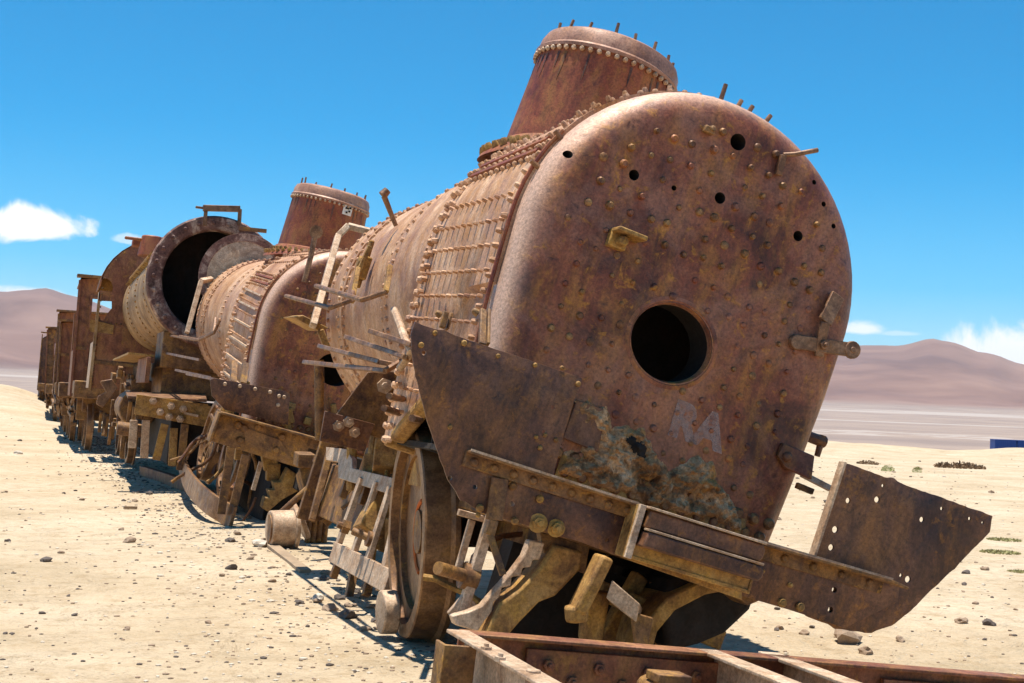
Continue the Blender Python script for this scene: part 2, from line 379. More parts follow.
def make_dome(parent, y=2.3, z0=3.5, zt=4.30, rb=.492, rt=.452, lean=0, studs=16):
    m = MB(); n = 56
    def ring(z, r): return [Vector((r*math.cos(2*PI*i/n), y+r*math.sin(2*PI*i/n), z)) for i in range(n)]
    m.loft([ring(z0-.2, rb), ring(z0, rb), ring(zt-.09, rt), ring(zt-.06, rt+.008)], True, False)
    d = m.done('steam_dome', 'dome', parent)
    m = MB(); prof = [(zt-.07, rt+.022), (zt-.05, rt+.026), (zt-.035, rt+.012), (zt+.02, rt+.008), (zt+.065, rt-.012), (zt+.085, rt-.05), (zt+.087, rt-.12), (zt+.075, .02)]
    m.loft([ring(z, r) for z, r in prof], True, True); m.done('dome_cover', 'flange', d)  # cover coloured paler to paint its sunlit top
    m = MB()
    for i in range(52):
        a = 2*PI*i/52; c, s_ = math.cos(a), math.sin(a)
        m.rivet(((rt+.012)*c, y+(rt+.012)*s_, zt-.085), (c, s_, 0), .017, .02, 8)
    merge(d, m.done('dome_rivets', 'pale', d))
    m = MB()
    for i in range(studs):
        a = 2*PI*i/studs + random.uniform(-.05, .05); c, s_ = math.cos(a), math.sin(a); h = random.uniform(.03, .085)
        m.cyl(((rt-.06)*c, y+(rt-.06)*s_, zt+.08), ((rt-.06)*c+random.uniform(-.006, .006), y+(rt-.06)*s_, zt+.08+h), .011, .010, 7)
    split_done(m, 'cover_stud', 'rod', d)
    m = MB()
    for i in range(0, 52):
        if random.random() < .45: continue
        a = 2*PI*i/52; L_ = random.uniform(.04, .22); z1_ = zt-.11; w_ = random.uniform(.006, .014); q = []
        for (da, zz) in ((-w_, z1_), (w_, z1_), (w_*.5, z1_-L_*.7), (0, z1_-L_), (-w_*.6, z1_-L_*.6)):
            rr = rb+(rt-rb)*(zz-z0)/(zt-.09-z0)+.0015; b_ = a+da/rr; q.append(Vector((rr*math.cos(b_), y+rr*math.sin(b_), zz)))
        m.plate(q, Vector((math.cos(a), math.sin(a), 0))*.001)
    merge(d, m.done('rust_weeps', 'soot_shade' if lean else 'plate', d))
    # riveted saddle flange following the boiler
    m = MB(); rings = []
    for rr, dz in ((rb-.01, .085), (rb+.012, .075), (rb+.03, .03), (rb+.12, .012), (rb+.13, -.015)):
        rg = []
        for i in range(n):
            a = 2*PI*i/n; x, yy = rr*math.cos(a), rr*math.sin(a)
            zz = 2.66+math.sqrt(.905**2-x*x); rg.append(Vector((x, y+yy, zz+(3.565-zz)*(.8 if rr < rb+.06 else .55)+dz)))
        rings.append(rg)
    m.loft(rings, True, False); sf_ = m.done('saddle_flange', 'dome', d)
    m = MB()
    for rr in (.035, .105):
        for i in range(44):
            a = 2*PI*i/44+(.07 if rr > .05 else 0); x, yy = (rb+rr)*math.cos(a), (rb+rr)*math.sin(a); z = 2.66+math.sqrt(.905**2-x*x); z += (3.565-z)*(.8 if rr < .06 else .6)
            nn = Vector((x, 0, z-2.66)).normalized(); m.rivet((x, y+yy, z+.018), nn, .024, .04, 7)
    merge(sf_, m.done('flange_rivets', 'ochre', d))
    return d
def channel_beam(mb, a, b, h, d, t=.02, up=(0, 0, 1)):
    """flanged steel beam: web + top and bottom flange towards the viewer side (-y)"""
    a, b = Vector(a), Vector(b); mb.bar(a, b, t, h)
def wheel(parent, c, r, wx, ax=(1, 0, 0), spokes=11, name='wheel', boss=True, full=False):
    """railway wheel: part wheel > tyre, spokes"""
    m = MB(); n = 72; c = Vector(c)
    def ring(x, rr): return [c+Vector((x, rr*math.cos(2*PI*i/n), rr*math.sin(2*PI*i/n))) for i in range(n)]
    # outer face x=0, inner face x=+wx with flange
    m.loft([ring(0, r-.075), ring(0, r-.008), ring(.008, r), ring(wx*.72, r+.006), ring(wx*.82, r+.032), ring(wx*.95, r+.032), ring(wx, r+.01), ring(wx, r-.08)], True)
    m.loft([ring(wx, r-.08), ring(0, r-.075)], True)
    w = m.done(name, 'tyre', parent)
    m = MB()
    m.loft([ring(wx*.25, r-.155), ring(wx*.25, r-.074), ring(wx*.85, r-.074), ring(wx*.85, r-.155), ring(wx*.25, r-.155)], True)
    if full: m.cyl(c+Vector((wx*.4, 0, 0)), c+Vector((wx*.6, 0, 0)), r-.07, r-.07, 48)
    for k in range(spokes):
        a = 2*PI*k/max(1, spokes)+.2; dirv = Vector((0, math.cos(a), math.sin(a)))
        m.bar(c+Vector((wx*.5, 0, 0))+dirv*.05, c+Vector((wx*.55, 0, 0))+dirv*(r-.13), .05, .055, (1, 0, 0))
    m.cyl(c+Vector((wx*.35, 0, 0)), c+Vector((wx+.03, 0, 0)), .12, .12, 24)
    
    m.done('spokes', 'frame', w)
    return w

# ================================================================== LOCOMOTIVE 1
L1 = Fr((2.19, 6, -.628), 16)
t1 = thing('tilted_locomotive', L1, 'large rusty steam locomotive wreck leaning right in the foreground with a round black firehole', 'locomotive')
def H(px, py, ax, v): return L1.hit(px, py, ax, v)
holes = []
for px, py, r in ((571, 153, .020), (634, 175, .026), (674, 188, .013), (720, 198, .028), (738, 142, .041), (798, 236, .026), (815, 182, .013), (824, 204, .013), (834, 226, .013)):
    p = H(px, py, 'y', 0); holes.append((p.x, p.z, r, r))
fh = H(672, 343, 'y', 0); holes.append((fh.x, fh.z, .213, .190))
backhead(t1, holes[:])
make_boiler(t1)
make_dome(t1)
# plain rolled lip round the firehole
m = MB()
rg = []
for rr, yy in ((-.008, .035), (-.006, .02), (-.002, .008), (.012, -.004), (.03, -.001), (.035, .004)):
    rg.append([Vector((fh.x+(.211+rr)*math.cos(2*PI*i/48), yy, fh.z+(.188+rr)*math.sin(2*PI*i/48))) for i in range(48)])
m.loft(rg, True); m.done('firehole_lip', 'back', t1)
# studs on the crown edge
m = MB()
for px, py, L in ((724, 92, .075), (742, 98, .03), (754, 102, .03), (772, 112, .04), (507, 142, .04), (545, 118, .04)):
    p = H(px, py, 'y', .15); a = Vector((p.x, .15, p.z)); n_ = Vector((p.x, 0, p.z-2.7)).normalized()
    a = Vector((n_.x*.885, .17, 2.7+n_.z*.885)); m.cyl(a, a+n_*(L+.02)+Vector((.01, 0, 0)), .013, .012, 8)
split_done(m, 'crown_stud', 'rod', t1)
# fittings on the backhead
m = MB(); p = H(776, 176, 'y', 0); q = H(780, 156, 'y', 0); e = H(818, 150, 'y', -.07)
m.bar(p+Vector((0, -.02, 0)), q+Vector((0, -.03, 0)), .03, .03, (0, 1, 0)); m.tube([q+Vector((0, -.03, 0)), q+Vector((.05, -.05, .02)), e], .013)
m.done('pipe_bracket', 'rod', t1, bevel=.004)
m = MB(); p = H(622, 240, 'y', 0)
m.box((p.x, -.06, p.z+.02), (.15, .13, .022)); m.box((p.x-.03, -.02, p.z-.02), (.09, .05, .07)); m.cyl((p.x-.02, -.03, p.z-.02), (p.x-.02, -.09, p.z-.02), .026, .024, 12)
m.done('shelf_bracket', 'ochre', t1, bevel=.006)
m = MB(); p = H(707, 131, 'y', 0); m.box((p.x, -.02, p.z), (.055, .035, .035)); m.rivet((p.x+.01, -.035, p.z+.01), (0, -1, .3), .018); m.done('lug', 'frame', t1, bevel=.006)
m = MB(); a = H(797, 342, 'y', -.02); b = H(852, 350, 'y', -.05)
m.bar(a, b, .07, .02, (0, 1, 0)); m.cyl(a+Vector((0, -.012, 0)), a+Vector((0, .02, 0)), .038, .038, 16)
m.cyl(b+Vector((0, -.011, 0)), b+Vector((0, .011, 0)), .044, .044, 18); m.cyl(b+Vector((0, -.016, 0)), b+Vector((0, .0, 0)), .016, .016, 12)
c_ = H(822, 345, 'y', -.03); d_ = H(825, 322, 'y', -.05); e_ = H(838, 295, 'y', -.03)
m.bar(c_+Vector((0, 0, -.06)), d_, .05, .018, (0, 1, 0)); m.bar(d_, e_, .075, .018, (0, 1, .0)); m.nut(c_+Vector((0, -.012, 0)), (0, -1, 0), .025, .02)
m.done('door_latch', 'rod', t1, bevel=.004)
m = MB(); a = H(784, 455, 'y', -.012); b = H(810, 475, 'y', -.012)
pts = [H(*q_, 'y', -.03) for q_ in ((784, 443), (815, 456), (812, 480), (785, 468), (778, 456))]
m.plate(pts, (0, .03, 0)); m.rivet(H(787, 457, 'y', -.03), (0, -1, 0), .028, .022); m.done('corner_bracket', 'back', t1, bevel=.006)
m = MB(); m.bar(H(802, 474, 'y', .0), H(831, 489, 'y', .0), .03, .03); m.done('bracket_rod', 'pale', t1, bevel=.004)
m = MB(); m.bar(H(796, 485, 'y', .12), H(813, 492, 'y', .1), .03, .03); m.done('bracket_rod', 'frame', t1, bevel=.004)
m = MB(); p = H(818, 440, 'y', .25); m.cyl(p+Vector((-.08, 0, 0)), p+Vector((.04, 0, 0)), .028, .03, 10); m.cyl(p+Vector((.02, 0, .03)), p+Vector((.02, 0, -.08)), .02, .015, 10); m.done('drain_cock', 'plate', t1)
# faded letters on the backhead and crusts of scale
def letters(txt, px, py, h, parent, y=-.003, mat='chalk', fr=L1, ext=.0015):
    cu = bpy.data.curves.new('letters', 'FONT'); cu.body = txt; cu.size = h; cu.extrude = ext; cu.offset = .014
    o = bpy.data.objects.new('tmp', cu); COL.objects.link(o); bpy.context.view_layer.update()
    me = bpy.data.meshes.new_from_object(o.evaluated_get(bpy.context.evaluated_depsgraph_get())); bpy.data.objects.remove(o)
    me.materials.clear(); me.materials.append(M[mat]); g = bpy.data.objects.new('painted_letters', me); COL.objects.link(g); g.parent = parent
    p = fr.hit(px, py, 'y', y); g.location = p; g.rotation_euler = (PI/2, 0, 0); return g
def chalkmat():
    m_, nt, b = base('worn_chalk_letters', .9, 0); co_ = nd(nt, 'ShaderNodeTexCoord').outputs['Object']
    n_ = noise_t(nt, co_, 14, 6, .7); b.inputs['Base Color'].default_value = (.46, .33, .29, 1)
    k_ = ramp(nt, n_, [(.36, (.05,)*3), (.60, (.55,)*3)]); nt.links.new(k_, b.inputs['Alpha']); return m_
M['chalk'] = chalkmat()
g = letters('RA', 668, 432, .22, t1); g['label'] = 'faded letters RA chalked below the firehole'
m = MB()
def crust(m, poly, v, depth=.05, cell=.008, sc=14, seed=0):
    """scabby sheet: every cell inside the ragged outline is thrown up by fractal noise"""
    x0_, x1_ = min(p.x for p in poly)-.03, max(p.x for p in poly)+.03; z0_, z1_ = min(p.z for p in poly)-.03, max(p.z for p in poly)+.03
    def sd_(x, z):
        c = False; d = 9
        for i in range(len(poly)):
            a, b = poly[i], poly[i-1]
            if (a.z > z) != (b.z > z) and x < (b.x-a.x)*(z-a.z)/(b.z-a.z)+a.x: c = not c
            ex, ez = b.x-a.x, b.z-a.z; t = max(0, min(1, ((x-a.x)*ex+(z-a.z)*ez)/(ex*ex+ez*ez))); d = min(d, math.hypot(x-a.x-t*ex, z-a.z-t*ez))
        return d if c else -d
    nx, nz_ = int((x1_-x0_)/cell)+1, int((z1_-z0_)/cell)+1; g_ = {}
    for i in range(nx):
        for j in range(nz_):
            x, z = x0_+i*cell, z0_+j*cell; q = Vector((x*sc, z*sc, seed)); e = sd_(x, z)+.03*noise.noise(q*1.5)
            if e < -cell: continue
            h_ = min(1, max(0, e/.035)); f_ = noise.fractal(q, 1.0, 2.2, 5); r_ = 1-abs(noise.noise(q*2.1))
            hgt = h_*depth*(.35+.55*f_+.4*r_*r_) - .006
            g_[i, j] = m.b.verts.new((x+.004*noise.noise(q*6), v-hgt, z+.004*noise.noise(q*7)))
    for (i, j), a in g_.items():
        b, c, d = g_.get((i+1, j)), g_.get((i+1, j+1)), g_.get((i, j+1))
        if b and c and d: m.b.faces.new((a, b, c, d))
m = MB()
poly = [H(*q, 'y', 0) for q in ((585, 400), (606, 408), (612, 428), (640, 425), (655, 448), (668, 470), (700, 452), (716, 470), (726, 495), (742, 512), (742, 535), (690, 520), (600, 488), (556, 476), (562, 455), (590, 440))]
crust(m, poly, .0, .075); m.done('scale_crust', 'crust', t1, smooth=30)
m = MB(); poly = [H(*q, 'y', 0) for q in ((624, 440), (633, 436), (640, 448), (642, 460), (634, 458), (628, 450))]
crust(m, poly, -.045, .03, .008, 22, 5); m.done('burnt_hole', 'soot_shade', t1)
# ochre lagging strip along the bottom
m = MB(); poly = [H(*q, 'y', -.012) for q in ((562, 455), (600, 470), (640, 490), (690, 505), (745, 520), (745, 545), (640, 510), (553, 480))]
m.plate(poly, (0, .03, 0)); m.rough(.01, 9, 3); m.done('flaking_lower_plate', 'ochre', t1)
m = MB(); m.plate([H(*q, 'y', -.04) for q in ((577, 400), (607, 410), (598, 452), (563, 438))], (0, .02, 0)); m.done('patch_plate', 'plate', t1, bevel=.003)
m = MB(); crust(m, [H(*q, 'y', -.05) for q in ((577, 401), (606, 411), (604, 427), (580, 417))], -.045, .03, .006, 20, 3); m.done('patch_scale', 'crust', t1, smooth=30)
# -------- left plate of the cab front
BY = -.36
def PX(pts, v, ax='y'): return [H(a, b, ax, v) for a, b in pts]
m = MB()
out = [(415, 322), (582, 378), (574, 402), (566, 430), (556, 462), (553, 478), (632, 503), (620, 556), (560, 535), (505, 519), (480, 512), (462, 499), (448, 480), (439, 455), (430, 430), (418, 385), (411, 350), (411, 334)]
m.plate(PX(out, BY), (0, .012, 0), .004)
lp = m.done('cab_plate', 'plate', t1, bevel=.002)
lp['label'] = 'tall left plate with curved lower corner'
cs = []
for px, py, r in ((475, 487, .010), (553, 407, .010), (544, 432, .009), (424, 353, .010), (450, 478, .010), (511, 484, .011), (512, 504, .012), (607, 540, .010)):
    p = H(px, py, 'y', BY); cs.append(MB().cyl((p.x, BY-.1, p.z), (p.x, BY+.1, p.z), r, r, 12).done('c', 'soot_shade', t1))
cut(lp, cs)
m = MB()
for px, py, r in ((435, 333, .012), (464, 343, .014), (498, 356, .011), (535, 365, .011), (562, 368, .011), (578, 384, .014), (421, 345, .014), (545, 435, .011), (540, 448, .012), (536, 437, .010), (556, 440, .012), (450, 427, .012), (478, 515, .012)):
    m.rivet(H(px, py, 'y', BY), (0, -1, 0), r, .012, 8)
for px, py, r in ((538, 523, .034), (556, 528, .032)): m.cyl(H(px, py, 'y', BY), H(px, py, 'y', BY-.012), r*1.25, r*1.2, 16); m.nut(H(px, py, 'y', BY-.012), (0, -1, 0), r*.8, .022)
for px, py in ((500, 486), (499, 502), (513, 486), (540, 499), (515, 521), (480, 508)): m.rivet(H(px, py, 'y', BY-.01), (0, -1, 0), .018, .016, 10)
merge(lp, m.done('plate_rivets', 'ochre', t1))
m = MB(); a = H(466, 450, 'y', BY-.005); b = H(632, 503, 'y', BY-.005)     # angle iron
m.bar(a+Vector((0, -.035, -.004)), b+Vector((0, -.035, -.004)), .075, .012); m.bar(a+Vector((0, -.006, -.035)), b+Vector((0, -.006, -.035)), .010, .065)
for k in range(9): m.rivet(a.lerp(b, .06+k*.115)+Vector((0, -.012, -.038)), (0, -1, 0), .02, .018, 9)
m.done('angle_iron', 'frame', t1, bevel=.003)
m = MB(); m.bar(a+Vector((0, -.07, .004)), b+Vector((0, -.07, .004)), .008, .010); m.done('sunlit_edge_strip', 'pale', t1)  # pale strip paints the sunlit top edge of the angle iron
# -------- buffer beam, centre block and right half
m = MB(); dd = -.12
m.plate(PX([(632, 503), (742, 536), (742, 600), (620, 557)], BY), (0, .02, 0))
a = H(632, 503, 'y', BY-.002); b = H(742, 537, 'y', BY-.002)
x0, x1 = a.x-.0, b.x+.02; z0, z1 = a.z, b.z
m.bar((x0, BY-.075, z0-.008), (x1, BY-.075, z1-.008), .15, .016)
m.bar((x0, BY-.075, z0-.225), (x1, BY-.075, z1-.225), .15, .016)
m.plate([(x0-.012, BY, z0), (x0-.012, BY-.15, z0), (x0-.012, BY-.15, z0-.235), (x0-.012, BY, z0-.235)], (.012, 0, 0))
m.plate([(x1, BY, z1), (x1, BY-.15, z1), (x1, BY-.15, z1-.235), (x1, BY, z1-.235)], (.012, 0, 0))
m.plate([(x0, BY-.145, z0-.165), (x1, BY-.145, z1-.165), (x1, BY-.145, z1-.235), (x0, BY-.145, z0-.235)], (0, .02, 0), .003)
m.done('buffer_beam', 'ochre', t1, bevel=.003)
m = MB(); m.bar((x0+.0, BY-.175, z0-.004), (x1, BY-.172, z1-.004), .05, .010); m.done('sunlit_edge_strip', 'pale', t1, bevel=.002)  # bright line painted as sunlight on the upper plank edge
m = MB(); m.bar((x0+.01, BY-.20, z0-.096), (x1, BY-.20, z1-.096), .05, .010); m.done('sunlit_edge_strip', 'pale', t1, bevel=.002)  # same painted sunlight on the ledge of the lower plank
m = MB(); m.bar((x0-.016, BY-.155, z0-.0), (x0-.016, BY-.155, z0-.235), .03, .02, (0, 1, 0)); m.done('sunlit_edge_strip', 'pale', t1, bevel=.002)  # pale strip paints the lit left end of the block
for (dz0, dz1, dy, nm) in ((-.012, -.090, -.185, 'buffer_plank'), (-.104, -.172, -.225, 'buffer_plank')):
    m = MB(); m.plate([(x0+.015, BY+dy, z0+dz0), (x1-.005, BY+dy, z1+dz0), (x1+.01, BY+dy, z1+dz0-.02), (x1+.01, BY+dy, z1+dz1+.02), (x1-.005, BY+dy, z1+dz1), (x0+.005, BY+dy, z0+dz1)], (0, -dy-.14, 0))
    m.done(nm, 'plate', t1, bevel=.008)
m = MB(); a = H(742, 537, 'y', BY); pts = [(742, 537), (900, 584), (898, 602), (845, 628), (790, 610), (742, 596)]
m.plate(PX(pts, BY+.004), (0, .012, 0))
rb_ = m.done('beam_web', 'plate', t1, bevel=.002)
m = MB(); a = H(742, 537, 'y', BY); b = H(884, 578, 'y', BY); c = H(903, 586, 'y', BY-.03)
m.plate([a, a+Vector((0, -.09, 0)), b+Vector((0, -.09, 0)), c+Vector((0, -.05, 0)), c, b], (0, 0, -.012)); m.bar(a+Vector((0, -.006, -.04)), b+Vector((0, -.006, -.04)), .008, .07)
for k in range(5): m.rivet(a.lerp(b, .1+k*.2)+Vector((0, -.01, -.04)), (0, -1, 0), .02, .016, 9)
m.done('angle_iron', 'frame', t1, bevel=.003)
m = MB(); m.bar(a+Vector((0, -.07, .004)), b+Vector((0, -.07, .004)), .008, .010); m.done('sunlit_edge_strip', 'pale', t1)  # painted sunlit edge along the right angle iron
m = MB(); q = [(843, 462), (993, 516), (990, 532), (960, 563), (930, 592), (908, 614), (892, 626), (872, 633), (850, 631), (832, 626), (806, 616), (812, 560)]
m.plate(PX(q, BY+.024), (0, .012, 0), .005); rp = m.done('cab_plate', 'plate', t1, bevel=.002); rp['label'] = 'right plate like a wing, pierced by round holes'
cs = []
for px, py, r in ((851, 501, .013), (880, 500, .015), (838, 530, .016), (834, 548, .015), (925, 520, .013), (911, 580, .016), (898, 597, .013), (835, 590, .014), (831, 610, .014), (945, 509, .009), (973, 519, .009), (986, 523, .007), (886, 486, .008), (855, 580, .009), (904, 576, .009)):
    p = H(px, py, 'y', BY); cs.append(MB().cyl((p.x, BY-.1, p.z), (p.x, BY+.1, p.z), r, r, 14).done('c', 'soot_shade', t1))
cut(rp, cs)
bpy.context.view_layer.update()
for o_ in (rb_,):
    cs = []
    for px, py, r in ((835, 590, .014), (831, 610, .014)):
        p = H(px, py, 'y', BY); cs.append(MB().cyl((p.x, BY-.1, p.z), (p.x, BY+.1, p.z), r, r, 14).done('c', 'soot_shade', t1))
    cut(o_, cs)
m = MB()
for px, py, r in ((782, 603, .022), (800, 607, .022), (762, 571, .012), (790, 585, .012)): m.rivet(H(px, py, 'y', BY), (0, -1, 0), r, .02, 10)
merge(rb_, m.done('beam_rivets', 'ochre', t1))
m = MB(); m.bar(H(843, 462, 'y', BY+.02), H(811, 560, 'y', BY+.02), .05, .012, (1, 0, 0)); m.done('sunlit_edge_strip', 'pale', t1)
# -------- casting below the beam
m = MB()
tooth = [(541, 545), (533, 548), (535, 556), (526, 557), (527, 566), (517, 567), (516, 577), (506, 577), (505, 586), (494, 588), (494, 600), (480, 616), (455, 615), (451, 622), (461, 632), (500, 632), (530, 605), (550, 590), (560, 560), (565, 548), (545, 540)]
m.plate(PX([(530, 540), (545, 543), (540, 560), (533, 560), (531, 567), (523, 568), (521, 576), (512, 577), (511, 586), (502, 588), (500, 597), (494, 602), (492, 612), (484, 622), (478, 632), (455, 625), (452, 616), (468, 612), (482, 606), (494, 592), (512, 572), (524, 556)], -.16), (0, .06, 0))
m.done('toothed_casting', 'pale', t1, bevel=.006)
m = MB(); m.plate(PX([(556, 545), (583, 552), (580, 570), (556, 596), (540, 603), (520, 622), (505, 640), (484, 640), (500, 604), (520, 590), (540, 568)], -.18), (0, .16, 0)); m.rough(.006, 8, 1)
m.done('curved_sector', 'ochre', t1, bevel=.012)
m = MB(); m.plate(PX([(540, 532), (590, 546), (585, 574), (566, 566), (545, 556)], -.12), (0, .06, 0)); m.done('gusset', 'frame', t1, bevel=.004)
m = MB(); m.bar(H(604, 556, 'y', -.25), H(577, 612, 'y', -.25), .06, .12, (0, 1, 0)); m.cyl(H(577, 605, 'y', -.25), H(577, 622, 'y', -.25), .055, .05, 12); m.rough(.006, 7, 2); m.done('drawbar_leg', 'ochre', t1, bevel=.015)
m = MB(); pts = [H(500, 478, 'y', BY-.02), H(494, 520, 'y', BY-.02), H(490, 535, 'y', BY-.02), H(503, 575, 'y', BY-.06)]
m.bar(pts[0], pts[1], .075, .014, (0, 1, 0)); m.bar(pts[1], pts[2], .04, .014, (0, 1, 0)); m.bar(pts[2], pts[3], .03, .014, (0, 1, 0)); m.done('step_hanger', 'frame', t1, bevel=.003)
m = MB()
m.bar(H(492, 515, 'y', .0), H(462, 612, 'y', .0), .045, .05, (0, 1, 0)); m.bar(H(472, 520, 'y', .05), H(455, 580, 'y', .05), .03, .03, (0, 1, 0)); m.bar(H(458, 512, 'y', .04), H(495, 522, 'y', .04), .03, .03, (0, 1, 0))
m.bar(H(472, 600, 'y', .0), H(455, 620, 'y', .0), .1, .03, (0, 1, 0)); m.done('step_frame', 'pale', t1, bevel=.004)
m = MB(); a = H(438, 568, 'y', -.1); b = H(472, 578, 'y', .02); m.cyl(a, b, .030, .030, 14); m.cyl(b-Vector((.05, .0, 0)), b+Vector((.02, 0, 0)), .06, .06, 16); m.done('step_bolt', 'frame', t1)
# ash pan and drag gear under the centre and right
m = MB(); n = 24; rg = []
for k in range(7):
    u = k/6; rg.append([Vector((-.10+.62*u + 0, .05 + .9*i/n*1.0, 0)) for i in range(2)])
m = MB()
a_ = PX([(662, 605), (672, 582), (700, 565), (738, 572), (758, 592), (752, 612), (728, 634), (700, 646), (668, 650)], -.05)
m.plate(a_, (0, .9, 0)); m.rough(.03, 6, 4); m.done('ash_pan_dark_fill', 'soot_shade', t1, bevel=.03)
m = MB(); pth = PX([(645, 652), (652, 628), (672, 604), (705, 588), (748, 580)], -.12); rings = []
for i_, p_ in enumerate(pth):
    t_ = (pth[min(i_+1, 4)]-pth[max(i_-1, 0)]).normalized(); s__ = t_.cross(Vector((0, 1, 0))).normalized()
    rings.append([p_+s__*.035, p_-s__*.035, p_-s__*.035+Vector((0, .35, 0)), p_+s__*.035+Vector((0, .35, 0))])
m.loft(rings, True, True); m.rough(.008, 6, 2); m.done('curved_casting', 'ochre', t1, bevel=.01)
m = MB(); m.plate(PX([(740, 575), (762, 582), (762, 600), (748, 606), (738, 598)], -.2), (0, .2, 0)); m.done('frame_lug', 'frame', t1, bevel=.008)
m = MB(); m.plate(PX([(612, 580), (640, 604), (636, 622), (606, 598)], -.3), (.16, .3, -.02)); m.done('drag_plate', 'pale', t1, bevel=.005)
m = MB(); m.plate(PX([(632, 612), (654, 618), (648, 645), (636, 645)], -.28), (0, .03, 0)); m.done('lug_plate', 'frame', t1, bevel=.006)
m = MB(); m.box((.05, .5, 1.36), (1.1, 1.4, .1)); m.box((-.22, 2.3, 1.35), (.03, 4.4, .42)); m.box((.40, 1.9, 1.35), (.03, 3.9, .42)); m.box((0, 3.9, 1.3), (.5, .05, .5)); m.box((.1, 2.9, 1.62), (.7, 2.2, .05)); split_done(m, 'frame_plate', 'frame', t1, bevel=.01)
m = MB(); m.bar(H(600, 590, 'y', .1), H(720, 640, 'y', .1), .09, .09); m.bar(H(640, 575, 'y', .2), H(600, 650, 'y', .2), .08, .08); m.cyl(H(596, 590, 'y', 0), H(590, 640, 'y', 0), .07, .06, 12); m.rough(.01, 6, 6); m.done('brake_gear', 'ochre', t1, bevel=.01)
m = MB()
m.box((.1, .45, .98), (.9, .16, .5)); m.box((.2, 1.0, 1.15), (.7, .08, .6)); split_done(m, 'cross_stretcher', 'soot_shade', t1)
# -------- handrails and rods on the left side
def rodset(name, pts, r, mat='rod', parent=t1, n=8): m_ = MB().tube(pts, r, n); return m_.done(name, mat, parent)
m = MB()
for px in ((347, 297, 358, 270, 362, 262),):
    pass
def sp(a, zc=2.66, r=.9): return Vector((r*math.cos(R(a)), 0, zc+r*math.sin(R(a))))
def bentrail(p0, p1, p2, top, x=-1.12, r=.016):
    a, b, c = H(*p0, 'x', x-.06), H(*p1, 'x', x), H(*p2, 'x', x+.1); d = H(*top, 'x', -.98)
    m_ = MB(); m_.tube([a, a.lerp(b, .9), b, b.lerp(c, .15), c, c.lerp(d, .1), d], r, 8)
    return m_
bentrail((286, 296), (330, 308), (352, 300), (355, 280)).done('handrail', 'rod', t1)
bentrail((316, 286), (362, 300), (386, 292), (389, 266)).done('handrail', 'rod', t1)
m = MB(); m.bar(H(386, 292, 'x', -1.02), H(390, 266, 'x', -1.02), .03, .03, (1, 0, 0)); m.bar(H(352, 302, 'x', -1.0), H(358, 268, 'x', -1.0), .03, .03, (1, 0, 0)); m.bar(H(357, 275, 'x', -.97), H(370, 246, 'x', -.95), .03, .03, (1, 0, 0)); split_done(m, 'rail_bracket', 'ochre', t1, bevel=.004)
m = MB(); p = H(363, 268, 'x', -.93); m.box(p, (.07, .10, .16)); m.cyl(p+Vector((-.05, 0, .03)), p+Vector((.02, 0, .03)), .045, .04, 10); m.cyl(p+Vector((0, 0, -.14)), p+Vector((0, 0, .2)), .025, .02, 10); m.done('check_valve', 'ochre', t1, bevel=.01)
# four reversing rods sticking out
for a, b, c in (((304, 362), (385, 371), (404, 360)), ((319, 346), (380, 362), (400, 366)), ((346, 337), (405, 357), (415, 362)), ((370, 331), (412, 345), (425, 352))):
    A, B_, C_ = H(*a, 'x', -1.12), H(*b, 'x', -1.02), H(*c, 'x', -.92)
    m = MB(); m.bar(A, B_, .027, .027); m.bar(B_, C_, .027, .027); m.done('stub_rod', 'rod', t1, bevel=.005)
# leaning bar + foot plate at the front end
m = MB(); a = H(313, 326, 'x', -1.0); b = H(338, 236, 'x', -.86); c = H(348, 226, 'x', -.8); d = H(372, 232, 'x', -.6)
m.bar(a, b, .05, .05, (1, 0, 0)); m.bar(b, c, .05, .05, (1, 0, 0)); m.bar(c, d, .05, .05, (1, 0, 0)); m.done('grab_bar', 'pale', t1, bevel=.006)
m = MB(); m.plate([H(293, 317, 'y', 4.1), H(303, 315, 'y', 4.1), H(329, 328, 'y', 4.1), H(320, 331, 'y', 4.1)], (0, .5, .02)); m.bar(H(320, 330, 'y', 4.1), H(328, 350, 'y', 4.1), .04, .05); m.done('foot_plate', 'ochre', t1, bevel=.006)
m = MB(); a = H(319, 360, 'y', 4.3); b = H(320, 440, 'y', 4.3); m.cyl(a, b, .038, .038, 12); m.done('vertical_pipe', 'frame', t1)
m = MB(); a = H(384, 196, 'y', 3.1); b = H(396, 226, 'y', 3.1); m.cyl(b, a, .015, .02, 10); m.cyl(a-Vector((.01, 0, .0)), a+Vector((.01, 0, .045)), .032, .026, 12); m.done('safety_valve', 'rod', t1)
m = MB(); 
for px, py in ((478, 160),): 
    a = H(px, py, 'x', -.63); n_ = Vector((-.7, 0, .72)); m.cyl(a-n_*.2, a-n_*.02, .014, .013, 8)
split_done(m, 'crown_stay_end', 'rod', t1)
m = MB(); m.tube([H(394, 310, 'x', -.92), H(400, 325, 'x', -.98), H(405, 340, 'x', -1.0), H(412, 352, 'x', -1.0), H(400, 368, 'x', -1.0)], .022); m.done('bent_pipe', 'pale', t1)
